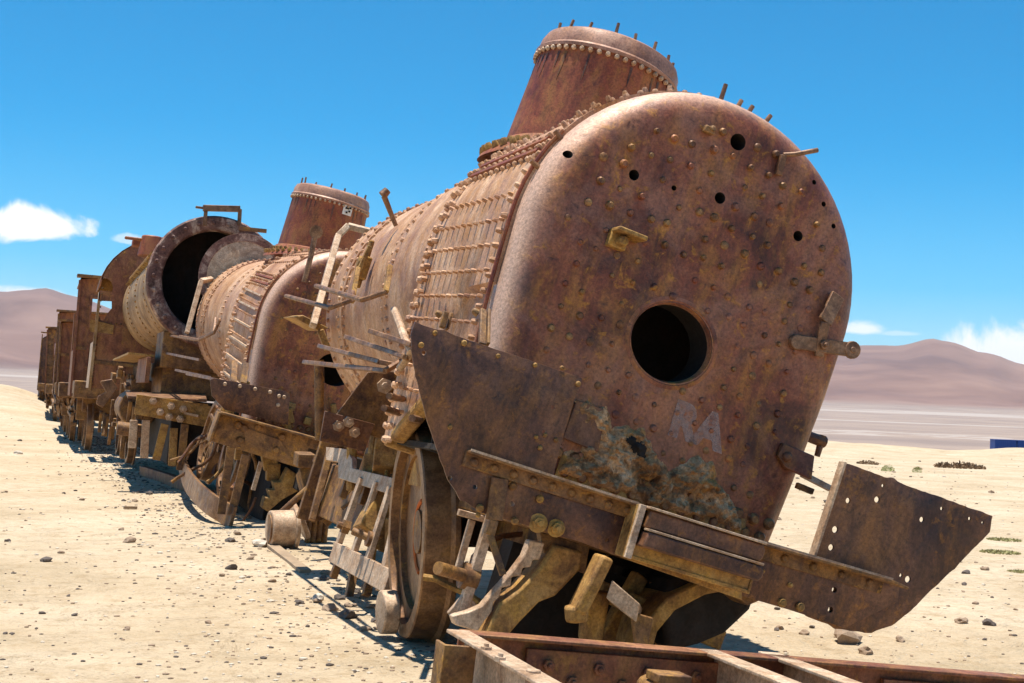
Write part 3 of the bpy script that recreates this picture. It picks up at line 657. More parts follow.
# small angle brackets above the plate
for (x_, y_, x2, y2) in ((437, 312, 444, 328), (474, 310, 484, 345)):
    m = MB(); a = H(x2-2, y2, 'x', -.96); b = H(x_+9, y_, 'x', -.96); m.bar(a, b, .022, .03, (1, 0, 0)); m.bar(a+Vector((.03, .03, 0)), b+Vector((.03, .03, 0)), .06, .014, (1, 0, 0)); m.rivet(H(x_+3, y_+3, 'x', -.96), (-1, 0, .3), .02, .03); m.done('plate_bracket', 'frame', t1, bevel=.004)
m = MB()
for (ax_, ay_, bx_, by_) in ((389, 396, 403, 399), (384, 408, 399, 413), (412, 418, 420, 420)): m.cyl(H(ax_, ay_, 'x', -1.0), H(bx_, by_, 'x', -.84), .018, .018, 8)
split_done(m, 'stay_end', 'rod', t1)
# frame plates on the left below the barrel
m = MB(); m.plate(PX([(337, 414), (368, 372), (400, 372), (398, 408), (385, 440), (345, 428)], 2.6), (0, .02, 0)); m.done('motion_bracket', 'frame', t1, bevel=.003)
m = MB(); m.plate(PX([(325, 411), (375, 424), (364, 452), (358, 450), (320, 441)], 2.45), (0, .02, 0)); mp_ = m.done('slide_plate', 'plate', t1, bevel=.003)
m = MB()
for px, py in ((338, 426), (348, 422), (354, 432)): m.nut(H(px, py, 'y', 2.45), (0, -1, 0), .035, .03)
m.nut(H(384, 386, 'y', 2.6), (0, -1, 0), .05, .03); split_done(m, 'frame_nut', 'pale', t1)
# guide yoke: slotted frame
XG = -.42
def GY(pts): return [H(a, b, 'x', XG) for a, b in pts]
m = MB()
m.plate(GY([(326, 447), (346, 449), (352, 459), (352, 468), (402, 480), (398, 497), (338, 478), (338, 462), (326, 460)]), (.04, 0, 0))
for a, b in (((362, 478), (333, 560)), ((377, 482), (349, 568)), ((391, 487), (362, 578)), ((402, 492), (380, 590))):
    m.bar(H(*a, 'x', XG), H(*b, 'x', XG), .075, .035, (1, 0, 0))
m.bar(H(334, 552, 'x', XG), H(390, 582, 'x', XG), .14, .04, (1, 0, 0))
m.done('guide_yoke', 'pale', t1, bevel=.004)
m = MB()
for a, b in (((350, 474), (342, 498)), ((368, 485), (362, 505)), ((341, 555), (333, 578)), ((356, 562), (348, 600)), ((372, 570), (366, 596)), ((383, 430), (376, 470)), ((330, 450), (312, 520))):
    m.bar(H(*a, 'x', XG+.08), H(*b, 'x', XG+.08), .06, .05, (1, 0, 0))
split_done(m, 'guide_bar', 'frame', t1, bevel=.005)
m = MB(); a = H(353, 531, 'x', XG-.12); b = H(376, 541, 'x', XG+.02); m.cyl(a, b, .025, .025, 12); m.cyl(b, b+Vector((-.06, 0, 0)), .055, .05, 14); m.nut(H(349, 528, 'x', XG-.02), (-1, 0, 0), .05, .05); split_done(m, 'crank_pin', 'frame', t1)
m = MB()   # jumble of motion castings and pipes behind
for k in range(16):
    y = random.uniform(2.2, 4.4); z = random.uniform(1.0, 1.55); x = random.uniform(-.38, -.1)
    if random.random() < .5: m.box((x, y, z), (random.uniform(.06, .2), random.uniform(.08, .25), random.uniform(.08, .3)), Euler((random.uniform(-.3, .3), random.uniform(-.3, .3), random.uniform(-.5, .5))).to_matrix())
    else: m.cyl((x, y, z-.25), (x+random.uniform(-.15, .15), y+random.uniform(-.1, .1), z+.2), random.uniform(.015, .04), n=10)
split_done(m, 'valve_gear', 'ochre', t1, bevel=.01)
for k in range(12):
    y = random.uniform(2.9, 4.4); x = random.uniform(-.35, -.1); z = random.uniform(1.1, 1.6); pts = [Vector((x, y, z))]; d_ = Vector((random.uniform(-.1, .1), random.uniform(-1, 1), random.uniform(-1, .3))).normalized()
    for j in range(6): pts.append(pts[-1]+d_*.07); d_ = (d_+Vector((random.uniform(-.4, .4), random.uniform(-.4, .4), random.uniform(-.5, .3)))).normalized()
    MB().tube(pts, random.uniform(.008, .015), 7).done('bent_pipe', random.choice(('ochre', 'frame', 'pale')), t1)
for k in range(9):
    y = random.uniform(.15, 1.0); x = random.uniform(-.25, .4); z = random.uniform(.85, 1.4); pts = [Vector((x, y, z))]; d_ = Vector((random.uniform(-1, 1), 0, random.uniform(-1, .2))).normalized()
    for j in range(6): pts.append(pts[-1]+d_*.06); d_ = (d_+Vector((random.uniform(-.5, .5), random.uniform(-.3, .3), random.uniform(-.5, .3)))).normalized()
    MB().tube(pts, random.uniform(.010, .02), 7).done('bent_pipe', random.choice(('ochre', 'frame', 'plate')), t1)
# front of the frame beyond the yoke
m = MB(); m.box((.1, 5.2, 1.35), (.5, 1.4, .07)); m.box((-.15, 5.1, 1.15), (.03, 1.6, .45)); m.box((.35, 5.1, 1.15), (.03, 1.6, .45)); split_done(m, 'front_frame', 'frame', t1, bevel=.01)
# pink scrawl on the dome
m = MB(); 
def DR(z): return .492-.04*(z-3.5)/.71
def dpt(a, z): return Vector(((DR(z)+.003)*math.cos(R(a)), 2.3+(DR(z)+.003)*math.sin(R(a)), z))
m.tube([dpt(-95+i*4, 3.86+.04*math.sin(i*1.9)) for i in range(9)], .009, 5); m.tube([dpt(-84+i*4, 3.95+.03*math.cos(i*2.3)) for i in range(5)], .008, 5); m.done('painted_scrawl', 'pink', t1)
# driving wheel that stands upright on the sand, still on its axle
WF = Fr((1.95, 7.50, .585), 0, -4.5)
wh = MB()
tw = wheel(t1, (0, 0, 0), .575, .19, spokes=0)
tw.matrix_local = L1.mw.inverted() @ WF.mw
sc_ = MB(); sc_.plate([(.012, -.05+.25*math.cos(a), -.05+.25*math.sin(a)) for a in [i*PI/8 for i in range(16)]], (.03, 0, 0)); 
o = MB().tube([(.076, .22*math.cos(R(a))-.1, .2*math.sin(R(a))-.02) for a in range(-80, 81, 20)], .012, 6).done('painted_scrawl', 'orange', tw)
m = MB(); m.cyl((.08, 0, 0), (.11, 0, 0), .505, .505, 40); m.done('wheel_disc', 'tyre', tw)
m = MB(); m.plate([(.079, .5*math.cos(R(a_)), .5*math.sin(R(a_))) for a_ in range(28, 153, 8)], (-.012, 0, 0)); m.done('disc_segment', 'ochre', tw)
m = MB(); m.cyl((.1, 0, 0), (1.1, .0, 0), .08, .08, 16); m.done('axle', 'soot_shade', tw)
o = wheel(t1, (0, 0, 0), .56, .14); o.matrix_local = L1.mw.inverted() @ Fr((3.15, 7.45, .5), 0, -3).mw @ Matrix.Rotation(PI, 4, 'Z')
m = MB(); p = W.hit(402, 606, 'x', 2.0); m.cyl((0, 0, 0), (.09, .0, 0), .12, .12, 24); o = m.done('roller', 'pale', t1, bevel=.01)
o.matrix_local = L1.mw.inverted() @ Matrix.Translation((1.84, 7.55, .14))

# ================================================================== LOCOMOTIVE 2
L2 = Fr((2.48, 14.47, -.70), 10.78, 2.21, 4.07)
t2 = thing('tilted_locomotive', L2, 'second rusty locomotive wreck behind the first, dome with a small white sticker', 'locomotive')
def K(px, py, ax, v): return L2.hit(px, py, ax, v)
backhead(t2, [(-.02, 2.34, .2, .17)])
make_boiler(t2, y_end=4.55)
d2 = make_dome(t2, studs=13)
m = MB(); st = Vector((-.28, 1.86, 4.02)); ff = K(347, 210, 'y', 1.86)
aa = math.atan2(-.42, ff.x); zz = ff.z; rs = DR(zz)
for k in (0,):
    q = [Vector(((rs+.006)*math.cos(b), 2.3+(rs+.006)*math.sin(b), z)) for b, z in ((aa-.13, zz-.06), (aa+.13, zz-.06), (aa+.13, zz+.06), (aa-.13, zz+.06))]
    n_ = Vector((math.cos(aa), math.sin(aa), .05))*.004; m.plate(q, n_)
stk = m.done('sticker', 'white', d2)
m = MB()
for db, dz in ((-.05, .02), (.05, -.01), (.0, .02), (-.02, -.03), (.06, .03)):
    b = aa+db; c_ = Vector(((rs+.014)*math.cos(b), 2.3+(rs+.014)*math.sin(b), zz+dz)); m.box(c_, (.02, .01, .022), Matrix.Rotation(aa+PI/2, 3, 'Z'))
merge(stk, m.done('printed_mark', 'soot_shade', stk))
def KP(pts, v, ax='y'): return [K(a, b, ax, v) for a, b in pts]
m = MB(); m.plate(KP([(210, 380), (214, 378), (285, 391), (290, 394), (288, 425), (240, 413), (225, 410), (212, 396)], -.36), (0, .015, 0)); cp2 = m.done('cab_plate', 'plate', t2, bevel=.003)
m = MB()
for px, py in ((225, 384), (240, 386), (255, 389), (270, 392), (279, 396), (284, 397), (278, 405)): m.rivet(K(px, py, 'y', -.36), (0, -1, 0), .022, .016, 8)
merge(cp2, m.done('plate_rivets', 'pale', t2))
m = MB()
A = K(218, 411, 'y', -.36); Bq = K(330, 442, 'y', -.36)
q = KP([(218, 411), (330, 441), (325, 476), (208, 440)], -.40); m.plate(q, (0, .02, 0))
m.bar(A+Vector((0, -.10, 0)), Bq+Vector((0, -.10, 0)), .22, .02); m.plate([q[0], q[0]+Vector((0, -.2, 0)), q[3]+Vector((0, -.2, 0)), q[3]], (-.02, 0, 0))
bb2 = m.done('buffer_beam', 'frame', t2, bevel=.004)
m = MB()
for px, py in ((238, 425), (244, 428), (258, 427), (276, 450), (282, 437), (240, 440)): m.rivet(K(px, py, 'y', -.41), (0, -1, 0), .04, .03, 9)
m.plate(KP([(243, 427), (280, 440), (292, 460), (246, 446)], -.41), (0, -.006, 0)); merge(bb2, m.done('beam_rivets', 'frame', t2))
for a, b in (((231, 447), (221, 514)), ((246, 455), (231, 516))):
    m = MB(); m.bar(K(*a, 'y', -.38), K(*b, 'y', -.38), .03, .08, (1, 0, 0)); m.done('brake_hanger', 'frame', t2, bevel=.004)
m = MB(); m.bar(K(261, 462, 'y', -.1), K(253, 490, 'y', -.1), .04, .04); m.done('hanger_rod', 'pale', t2)
m = MB(); pts = [(288, 468), (302, 478), (300, 490), (282, 500), (268, 512), (262, 508), (265, 497), (270, 498), (268, 490), (275, 490), (273, 482), (281, 482)]
m.plate(KP(pts, -.2), (0, .14, 0)); m.done('toothed_casting', 'ochre', t2, bevel=.01)
m = MB(); m.box((.1, 1.8, 1.3), (.6, 4.4, .45)); m.box((.15, .3, 1.25), (.7, .7, .4)); split_done(m, 'frame_plate', 'soot_shade', t2, bevel=.01)
m = MB(); m.box((.15, 1.6, .95), (1.0, 2.9, .7)); m.done('ash_pan_dark_fill', 'soot_shade', t2, bevel=.02)  # dark box added to close the underside and paint its shade
m = MB()
for k in range(26):
    x = random.uniform(-.95, .1); y = random.uniform(-.2, .1); z = random.uniform(1.0, 1.9)
    if k % 2: m.cyl((x, y, z), (x+random.uniform(-.1, .1), y, z+random.uniform(.1, .3)), random.uniform(.02, .05), n=8)
    else: m.box((x, y, z), (random.uniform(.05, .2), .1, random.uniform(.05, .2)), Euler((0, random.uniform(-.5, .5), 0)).to_matrix())
split_done(m, 'pipe_fitting', 'ochre', t2, bevel=.008)
for k in range(22):
    y = random.uniform(-.3, 3.2); x = random.uniform(-.8, -.3); z = random.uniform(.85, 1.5); pts = [Vector((x, y, z))]; d_ = Vector((random.uniform(-.3, .3), random.uniform(-1, 1), random.uniform(-1, .2))).normalized()
    for j in range(6): pts.append(pts[-1]+d_*.09); d_ = (d_+Vector((random.uniform(-.3, .3), random.uniform(-.4, .4), random.uniform(-.5, .3)))).normalized()
    MB().tube(pts, random.uniform(.012, .025), 7).done('bent_pipe', random.choice(('frame', 'ochre', 'plate')), t2)
# handrail, vertical rods left of the backhead
m = MB(); m.tube([K(315, 236, 'y', -.1), K(311, 256, 'y', -.1), K(304, 282, 'y', -.1)], .028); m.cyl(K(316, 232, 'y', -.14), K(316, 232, 'y', -.06), .07, .07, 14); m.done('lamp_iron', 'rod', t2)
def K2(p0, p1, p2, top, x=-1.05, r=.017):
    a, b, c = K(*p0, 'x', x), K(*p1, 'x', x), K(*p2, 'x', x+.08); d = K(*top, 'x', -.95); return MB().tube([a, b, c, d], r, 7)
K2((180, 336), (200, 340), (214, 333), (220, 320)).done('handrail', 'rod', t2); K2((160, 334), (196, 340), (214, 332), (216, 318)).done('handrail', 'rod', t2)
m = MB(); m.bar(K(187, 333, 'x', -1.0), K(201, 281, 'x', -.95), .06, .06, (1, 0, 0)); m.bar(K(201, 281, 'x', -.95), K(212, 279, 'x', -.8), .06, .06, (1, 0, 0)); m.done('grab_bar', 'pale', t2, bevel=.006)
for a, b in (((176, 370), (212, 378)), ((187, 374), (218, 380)), ((160, 352), (200, 360))):
    m = MB(); m.bar(K(*a, 'x', -1.05), K(*b, 'x', -1.0), .03, .03); m.done('stub_rod', 'rod', t2)
for (x_, y_, x2, y2) in ((232, 362, 237, 383), (243, 364, 247, 384)):
    m = MB(); m.bar(K(x2-4, y2, 'x', -.96), K(x_+2, y_, 'x', -.96), .06, .06, (1, 0, 0)); m.done('plate_bracket', 'frame', t2)
m = MB()
for zz in (1.75, 1.95, 2.15, 2.35, 2.55, 2.75, 2.9):
    a, n_ = side_pt(.3, zz, .918); b, n_ = side_pt(1.42, zz+.07, .918); m.bar(a, b, .02, .025, n_)
split_done(m, 'stay_rib', 'pale', t2)
o = wheel(t2, (-.62, 1.3, 1.15), .5, .14); o = wheel(t2, (-.62, 2.9, 1.15), .5, .14)
m = MB(); m.bar(K(333, 430, 'y', -2.6), K(305, 520, 'y', -2.6), .15, .06, (0, 1, 0)); m.bar(K(313, 500, 'y', -2.5), K(318, 520, 'y', -2.5), .1, .1); split_done(m, 'draw_gear', 'frame', t2, bevel=.006)
m = MB()
for k in range(14):
    px = random.uniform(296, 335); py = random.uniform(450, 520); p = K(px, py, 'y', -2.0+random.uniform(-.3, .6))
    if k % 3: m.box(p, (random.uniform(.05, .16), random.uniform(.1, .3), random.uniform(.05, .25)), Euler((random.uniform(-.4, .4), random.uniform(-.5, .5), 0)).to_matrix())
    else: m.cyl(p, p+Vector((random.uniform(-.2, .2), .1, -.3)), .03, n=8)
split_done(m, 'coupling_fragment', 'frame', t2, bevel=.008)

# ================================================================== LOCOMOTIVE 3 (smokebox towards us)
S3 = Fr((2.07, 19.5, 0), 3, 0)
t3 = thing('open_smokebox_locomotive', S3, 'rusty locomotive with its round smokebox gaping open towards the camera and a cab behind', 'locomotive')
m = MB(); n = 64; zc = 2.83
def ring(y, rr, cx=0, z=zc, n=64): return [Vector((cx+rr*math.cos(2*PI*i/n), y, z+rr*math.sin(2*PI*i/n))) for i in range(n)]
m.loft([ring(-.03, .72), ring(-.05, .75), ring(-.05, .89), ring(-.02, .915), ring(.02, .915), ring(.02, .70), ring(-.03, .72)], True)
sb = m.done('smokebox_ring', 'mottle', t3)
m = MB()
for i in range(26): a = 2*PI*i/26; m.rivet((.82*math.cos(a), -.05, zc+.82*math.sin(a)), (0, -1, 0), .03, .025, 8)
merge(sb, m.done('ring_bolts', 'mottle', sb))
m = MB(); m.loft([ring(.02, .86), ring(1.2, .86), ring(1.2, .83), ring(.02, .83)], True); m.done('smokebox_shell', 'grimy', t3)
m = MB(); m.loft([ring(1.15, .845), ring(6.8, .845)], True); br3 = m.done('barrel_ring', 'grimy', t3)
m = MB(); m.cyl((0, 1.1, zc), (0, 1.13, zc), .84, .84, 40); m.done('tube_plate', 'soot_shade', t3)
m = MB()
for yv in (1.28, 3.2, 5.2):
    rr = .848
    for i in range(60): a = 2*PI*i/60; m.rivet((rr*math.cos(a), yv, zc+rr*math.sin(a)), (math.cos(a), 0, math.sin(a)), .02, .02, 6)
merge(br3, m.done('barrel_rivets', 'ochre', t3))
# ladder like row of stays along the upper left
m = MB()
for k in range(16):
    y = 1.4+k*.32
    for a in (150, 160): c_, s_ = math.cos(R(a)), math.sin(R(a)); m.bar((.83*c_, y, zc+.83*s_), (.91*c_, y, zc+.91*s_), .06, .03)
m.tube([Vector((.9*math.cos(R(155)), 1.3+i*.5, zc+.9*math.sin(R(155)))) for i in range(10)], .02); m.done('side_handrail', 'ochre', t3)
m = MB(); c0 = W.hit(243, 277, 'y', 18.9); c0 = S3.mw.inverted() @ c0
rr_ = .585
def dring(y, rr): return ring(y, rr, 0, 0, 56)
m.loft([dring(0, rr_-.11), dring(-.012, rr_-.10), dring(-.012, rr_), dring(.012, rr_+.005), dring(.012, rr_-.12)], True)
sd_ = m.done('smokebox_door', 'mottle', t3); sd_.location = c0; sd_.rotation_euler = (0, 0, R(-12))
m = MB(); m.loft([dring(-.004, rr_-.10), dring(-.03, rr_-.3), dring(-.045, .05)], True, True); m.done('door_dish', 'pale', sd_)
m = MB(); m.bar((-rr_*.2, -.02, rr_+.06), (.25, -.02, rr_+.06), .05, .05); m.nut((.1, -.03, 0), (0, -1, 0), .06, .05); split_done(m, 'door_dart', 'frame', sd_)
a = S3.hit(203, 208, 'y', -.05); b = S3.hit(240, 209, 'y', -.05)
m = MB(); m.bar(a, b, .1, .08); m.bar(a+Vector((.04, 0, 0)), a+Vector((.05, 0, -.24)), .05, .05); m.bar(b, b+Vector((.01, 0, -.22)), .05, .05); m.bar(a+Vector((-.1, 0, .0)), a, .05, .03); m.done('lamp_bracket', 'rod', t3, bevel=.006)
m = MB(); m.box((0, .6, 1.85), (1.2, 1.1, .5)); m.box((0, 3.5, 1.45), (1.1, 6.5, .5)); m.box((-.05, 7, 1.2), (1.2, 3, .45)); split_done(m, 'frame_plate', 'frame', t3, bevel=.015)
m = MB(); m.box((.05, 3.4, .75), (1.0, 8.2, .85)); m.done('ash_pan_dark_fill', 'soot_shade', t3, bevel=.02)  # long dark block added so the space below looks shaded
m = MB(); m.plate([S3.hit(a_, b_, 'y', 8.2) for a_, b_ in ((98, 297), (118, 297), (118, 276), (98, 276))], (0, .02, 0)); m.done('cab_lining', 'ochre', t3)
# smokebox bottom flaking
m = MB(); q = [S3.hit(*p, 'x', -.95) for p in ((133, 366), (158, 366), (163, 384), (130, 384))]; 
m.box((-.75, 1.0, 1.55), (.06, 1.8, .35)); m.done('side_tank_plate', 'cab', t3, bevel=.004)
m = MB(); m.bar((-.85, .2, 1.75), (-.82, 5.0, 1.75), .35, .03); m.done('running_board', 'ochre', t3)
S3b = lambda px, py, y: S3.hit(px, py, 'y', y)
m = MB(); y3 = -1.0
m.plate([S3b(137, 395, y3), S3b(206, 405, y3), S3b(214, 407, y3), S3b(212, 428, y3), S3b(134, 414, y3)], (0, .03, 0)); a = S3b(137, 395, y3); b = S3b(208, 405, y3); m.bar(a+Vector((0, .08, 0)), b+Vector((0, .08, 0)), .18, .02)
m.done('buffer_beam', 'ochre', t3, bevel=.005)
m = MB()
for px, py in ((153, 401), (171, 406), (183, 409), (169, 417), (180, 419), (160, 412)): m.nut(S3b(px, py, y3), (0, -1, 0), .05, .05)
m.bar(S3b(184, 413, y3-.02), S3b(198, 416, y3-.02), .03, .05, (0, 1, 0)); split_done(m, 'beam_bolt', 'pale', t3)
m = MB(); m.plate([S3b(126, 392, .2), S3b(205, 393, .2), S3b(207, 400, -.8), S3b(128, 396, -.8)], (0, 0, -.03)); m.done('front_deck', 'rod', t3)
for k, (a, b, c_) in enumerate((((165, 424), (156, 460), 'ochre'), ((174, 428), (172, 466), 'ochre'), ((146, 420), (144, 458), 'pale'), ((185, 424), (180, 470), 'frame'), ((134, 420), (132, 448), 'pale'))):
    m = MB(); m.bar(S3b(*a, y3+.1), S3b(*b, y3+.1), .1, .06, (0, 1, 0)); m.done('brake_hanger', c_, t3, bevel=.006)
m = MB(); m.cyl(S3b(117, 428, y3+.2), S3b(142, 431, y3+.2), .09, .09, 14); m.done('cylinder_cock', 'frame', t3)
m = MB(); q = [(100, 381), (112, 379), (118, 388), (103, 408), (96, 404), (98, 396), (106, 392)]
m.plate([S3b(a, b, 1.2) for a, b in q], (0, .05, 0)); m.done('coupling_link', 'rod', t3, bevel=.01)
# cylinder block and running gear on the left
m = MB(); m.box((-.62, 2.6, 1.15), (.45, 1.2, .55)); m.cyl((-.7, 1.9, 1.0), (-.7, 3.3, 1.0), .28, .28, 24); m.done('steam_cylinder', 'frame', t3, bevel=.02)
for y in (4.3, 5.8, 7.3): wheel(t3, (-.66, y, .62), .55, .13)
m = MB()
for k in range(40):
    x = random.uniform(-.95, -.6); y = random.uniform(.3, 8.5); z = random.uniform(.55, 1.6)
    if k % 2: m.box((x, y, z), (.08, random.uniform(.15, .7), random.uniform(.05, .25)), Euler((random.uniform(-.2, .2), 0, 0)).to_matrix())
    else: m.bar((x, y, z), (x, y+random.uniform(-.2, .2), z-.4), .06, .05)
split_done(m, 'running_gear', 'frame', t3, bevel=.01)
# cab
YC = 6.9
def cabfront(parent, y, x0, x1, zb, zside, ztop, mat, win=True, fr=S3, t=.02):
    mb = MB(); p = [(x0, zb), (x0, zside)]; n = 18; cx = (x0+x1)/2; hw = (x1-x0)/2
    for i in range(1, n): a = PI-PI*i/n; p.append((cx+hw*math.cos(a), zside+(ztop-zside)*math.sin(a)))
    p += [(x1, zside), (x1, zb)]
    mb.plate([(a, y, b) for a, b in p], (0, t, 0)); return mb, p
a = S3b(89, 385, YC); b = S3b(89, 290, YC); tp = S3b(150, 235, YC)
xL = a.x; xR = -xL+.2
mb, prof = cabfront(t3, YC, xL, xR, 1.25, S3b(91, 285, YC).z, S3b(150, 235, YC).z+.03, 'cab')
cf = mb.done('cab_front', 'cab', t3); cs = []
m = MB()
for (a_, b_) in zip(prof[:-2], prof[1:-1]):
    L_ = math.hypot(b_[0]-a_[0], b_[1]-a_[1]); k_ = max(1, int(L_/.11))
    for j in range(k_): m.rivet((a_[0]+(b_[0]-a_[0])*j/k_+.05, YC-.004, a_[1]+(b_[1]-a_[1])*j/k_-.03), (0, -1, 0), .018, .014, 6)
for zz_ in (1.75, 2.45):
    for j in range(9): m.rivet((xL+.08+j*.09, YC-.004, zz_), (0, -1, 0), .018, .014, 6)
cfr = m
m = MB(); m.bar((xL+.015, YC-.03, 1.2), (xL+.015, YC-.03, S3b(91, 300, YC).z), .05, .05, (1, 0, 0)); m.done('corner_angle', 'grimy', t3)
m = MB(); m.bar((xL+.03, YC-.02, 1.72), (xL+.9, YC-.02, 1.72), .03, .06); m.done('belt_strip', 'frame', t3)
q0_, q1_ = S3b(91, 316, YC-.06), S3b(113, 334, YC-.06); m = MB(); m.plate([(q0_.x, YC-.03, q0_.z-.06), (q1_.x, YC-.03, q0_.z-.12), (q1_.x, YC-.03, q1_.z), (q0_.x, YC-.03, q1_.z)], (0, .02, 0)); m.done('patch_plate', 'ochre', t3)
wl = S3b(97, 286, YC); wr = S3b(113, 286, YC); hw = (wr.x-wl.x)/2; cx = (wl.x+wr.x)/2
c = MB(); pr = [(cx-hw, YC-.2, S3b(97, 290, YC).z), (cx+hw, YC-.2, S3b(97, 290, YC).z)] + [(cx+hw*math.cos(R(q)), YC-.2, wl.z+hw*1.1*math.sin(R(q))) for q in range(0, 181, 20)]
c.plate(pr, (0, .5, 0)); cs.append(c.done('c', 'soot_shade', t3))
c = MB(); c.plate([S3b(q, r_, YC-.1) for q, r_ in ((92, 300), (112, 301), (112, 308), (107, 314), (104, 320), (101, 320), (99, 315), (93, 309))], (0, .3, 0)); cs.append(c.done('c', 'soot_shade', t3))
c = MB(); c.plate([S3b(q, r_, YC-.1) for q, r_ in ((96, 332), (112, 333), (112, 335), (96, 334))], (0, .3, 0)); cs.append(c.done('c', 'soot_shade', t3))
c = MB(); c.cyl((-.0, YC-.2, zc-.1), (0, YC+.4, zc-.1), .72, .72, 40); cs.append(c.done('c', 'soot_shade', t3))
cut(cf, cs); merge(cf, cfr.done('front_rivets', 'frame', t3))
m = MB(); rings = [[Vector((x, y, z)) for x, z in prof[1:-1]] for y in (YC, YC+1.7)]
m.loft(rings, False); m.done('cab_roof', 'cab', t3, solid=.02)
m = MB(); m.plate([(xL, YC, 1.25), (xL, YC+1.7, 1.25), (xL, YC+1.7, 2.1), (xL, YC, 2.1)], (.02, 0, 0)); m.plate([(xL, YC, 2.1), (xL, YC+.35, 2.1), (xL, YC+.35, 3.0), (xL, YC, 3.0)], (.02, 0, 0)); m.done('cab_side', 'pale', t3)
#m = MB(); m.plate([(xL, YC+1.68, 1.25), (xL+.35, YC+1.68, 1.25), (xL+.35, YC+1.68, 3.0), (xL, YC+1.68, 3.0)], (0, .02, 0)); m.done('cab_rear_post', 'cab', t3)
m = MB(); a = S3b(124, 202, 5.5); q = W.hit(140, 233, 'y', 25); q = S3.mw.inverted() @ W.hit(146, 239, 'y', 24.5)
m.cyl(q+Vector((.1, 0, -.3)), q+Vector((.1, 0, .06)), .22, .17, 20); m.bar(q+Vector((-.35, 0, -.02)), q+Vector((-.02, 0, -.02)), .1, .05); m.box(q+Vector((-.05, .4, -.05)), (.3, .3, .12)); m.done('sand_dome', 'dome', t3, bevel=.02)

# ================================================================== far wagons and cabs
def far_cab(i, px0, px1, pyt, pyb, Y, L, label, mat='cab', windows=((.3, .7),), roof='flat', body=0.0):
    a = W.hit(px0, pyb, 'y', Y); b = W.hit(px1, pyt, 'y', Y); x0 = a.x; x1 = x0+2.3; zt = b.z; zb = 1.1
    fr = Fr(((x0+x1)/2, Y, 0), random.uniform(-1, 2)); t = thing('derelict_locomotive', fr, label, 'locomotive', 'wrecks far down the train'); hw = (x1-x0)/2
    mb, p = cabfront(t, 0, -hw, hw, zb, zt-.35 if roof == 'arch' else zt-.06, zt, mat)
    f = mb.done('cab_front', mat, t)
    w0 = -hw+.25; cs = [MB().box((w0+.25, 0, zt-.75), (.45, .5, .6)).done('c', 'soot_shade', t)]
    cs.append(MB().box((w0+.25, 0, zt-1.7), (.4, .5, .5)).done('c', 'soot_shade', t)); cut(f, cs)
    m = MB(); rr = [[Vector((x, y, z)) for x, z in p[1:-1]] for y in (0, L)]; m.loft(rr, False); m.done('cab_roof', mat, t, solid=.03)
    for sd in (-1, 1):
        m = MB(); m.box((sd*hw, L/2, zb+.5), (.03, L, 1.0)); m.box((sd*hw, .2, zb+1.3), (.03, .4, 1.2)); m.box((sd*hw, L-.2, zb+1.3), (.03, .4, 1.2)); m.done('cab_side', mat, t)
    m = MB(); m.box((0, L/2+1, .95), (1.9, L+4.5, .3)); m.box((0, -.9, .85), (2.1, .2, .45)); split_done(m, 'frame_plate', 'frame', t, bevel=.02)
    m = MB(); m.box((0, -.12, zt-.02), (2*hw+.16, .45, .05)); m.done('roof_lip', 'frame', t)
    m = MB(); m.bar((-hw-.01, -.03, zb), (-hw-.01, -.03, zt-.1), .05, .05, (1, 0, 0)); m.done('corner_angle', random.choice(('cab', 'frame')), t)
    m = MB(); m.box((0, -.02, zb+1.02), (2*hw, .03, .07)); m.done('belt_strip', 'frame', t)
    for wz, wh_ in ((zt-.75, .6), (zt-1.7, .5)):
        m = MB()
        for q in (-1, 1): m.box((w0+.25+q*.25, -.02, wz), (.05, .04, wh_+.1)); m.box((w0+.25, -.02, wz+q*wh_/2), (.45, .04, .05))
        m.done('window_frame', 'cab', t)
    m = MB(); m.box((-.2, -1.2, zb+.15), (1.9, 1.6, .35)); m.done('running_board', 'frame', t, bevel=.02)
    m = MB(); m.cyl((0, -1.6, zb+1.4), (0, -1.6, zb+1.75), .25, .22, 20); m.done('steam_dome', 'dome', t)
    m = MB(); m.cyl((0, -2.6, zb+1.0), (0, 0, zb+1.0), .55+body, .55+body, 32); m.done('boiler', 'shell', t)
    for y in (-1.4, .2, L+.6): wheel(t, (-.85, y, .5), .46, .13)
    m = MB()
    for k in range(14): m.bar((-hw+.1+random.uniform(-.1, .2), random.uniform(-2, L+2), random.uniform(.7, 1.3)), (-hw+.1, random.uniform(-2, L+2), random.uniform(.5, 1.0)), .07, .06)
    split_done(m, 'running_gear', 'frame', t)
    return t
far_cab(0, 70, 84, 277, 390, 31.0, 3.2, 'tall red rusty cab with square windows just left of the arched cab')
far_cab(1, 54, 66, 311, 385, 43.0, 3.5, 'smaller rusty cab with a small upper window, third from the left end', 'cab')
far_cab(2, 46, 55, 327, 385, 55.0, 4, 'rusty cab with pale side seen just before the end of the train', 'frame')
far_cab(3, 37, 46, 333, 386, 68.0, 5, 'dark round topped wreck at the far left end of the train', 'plate', roof='arch')
far_cab(4, 58, 68, 320, 385, 36.5, 2.0, 'low rusty wreck with a narrow upright plate behind the tall red cab', 'cab')

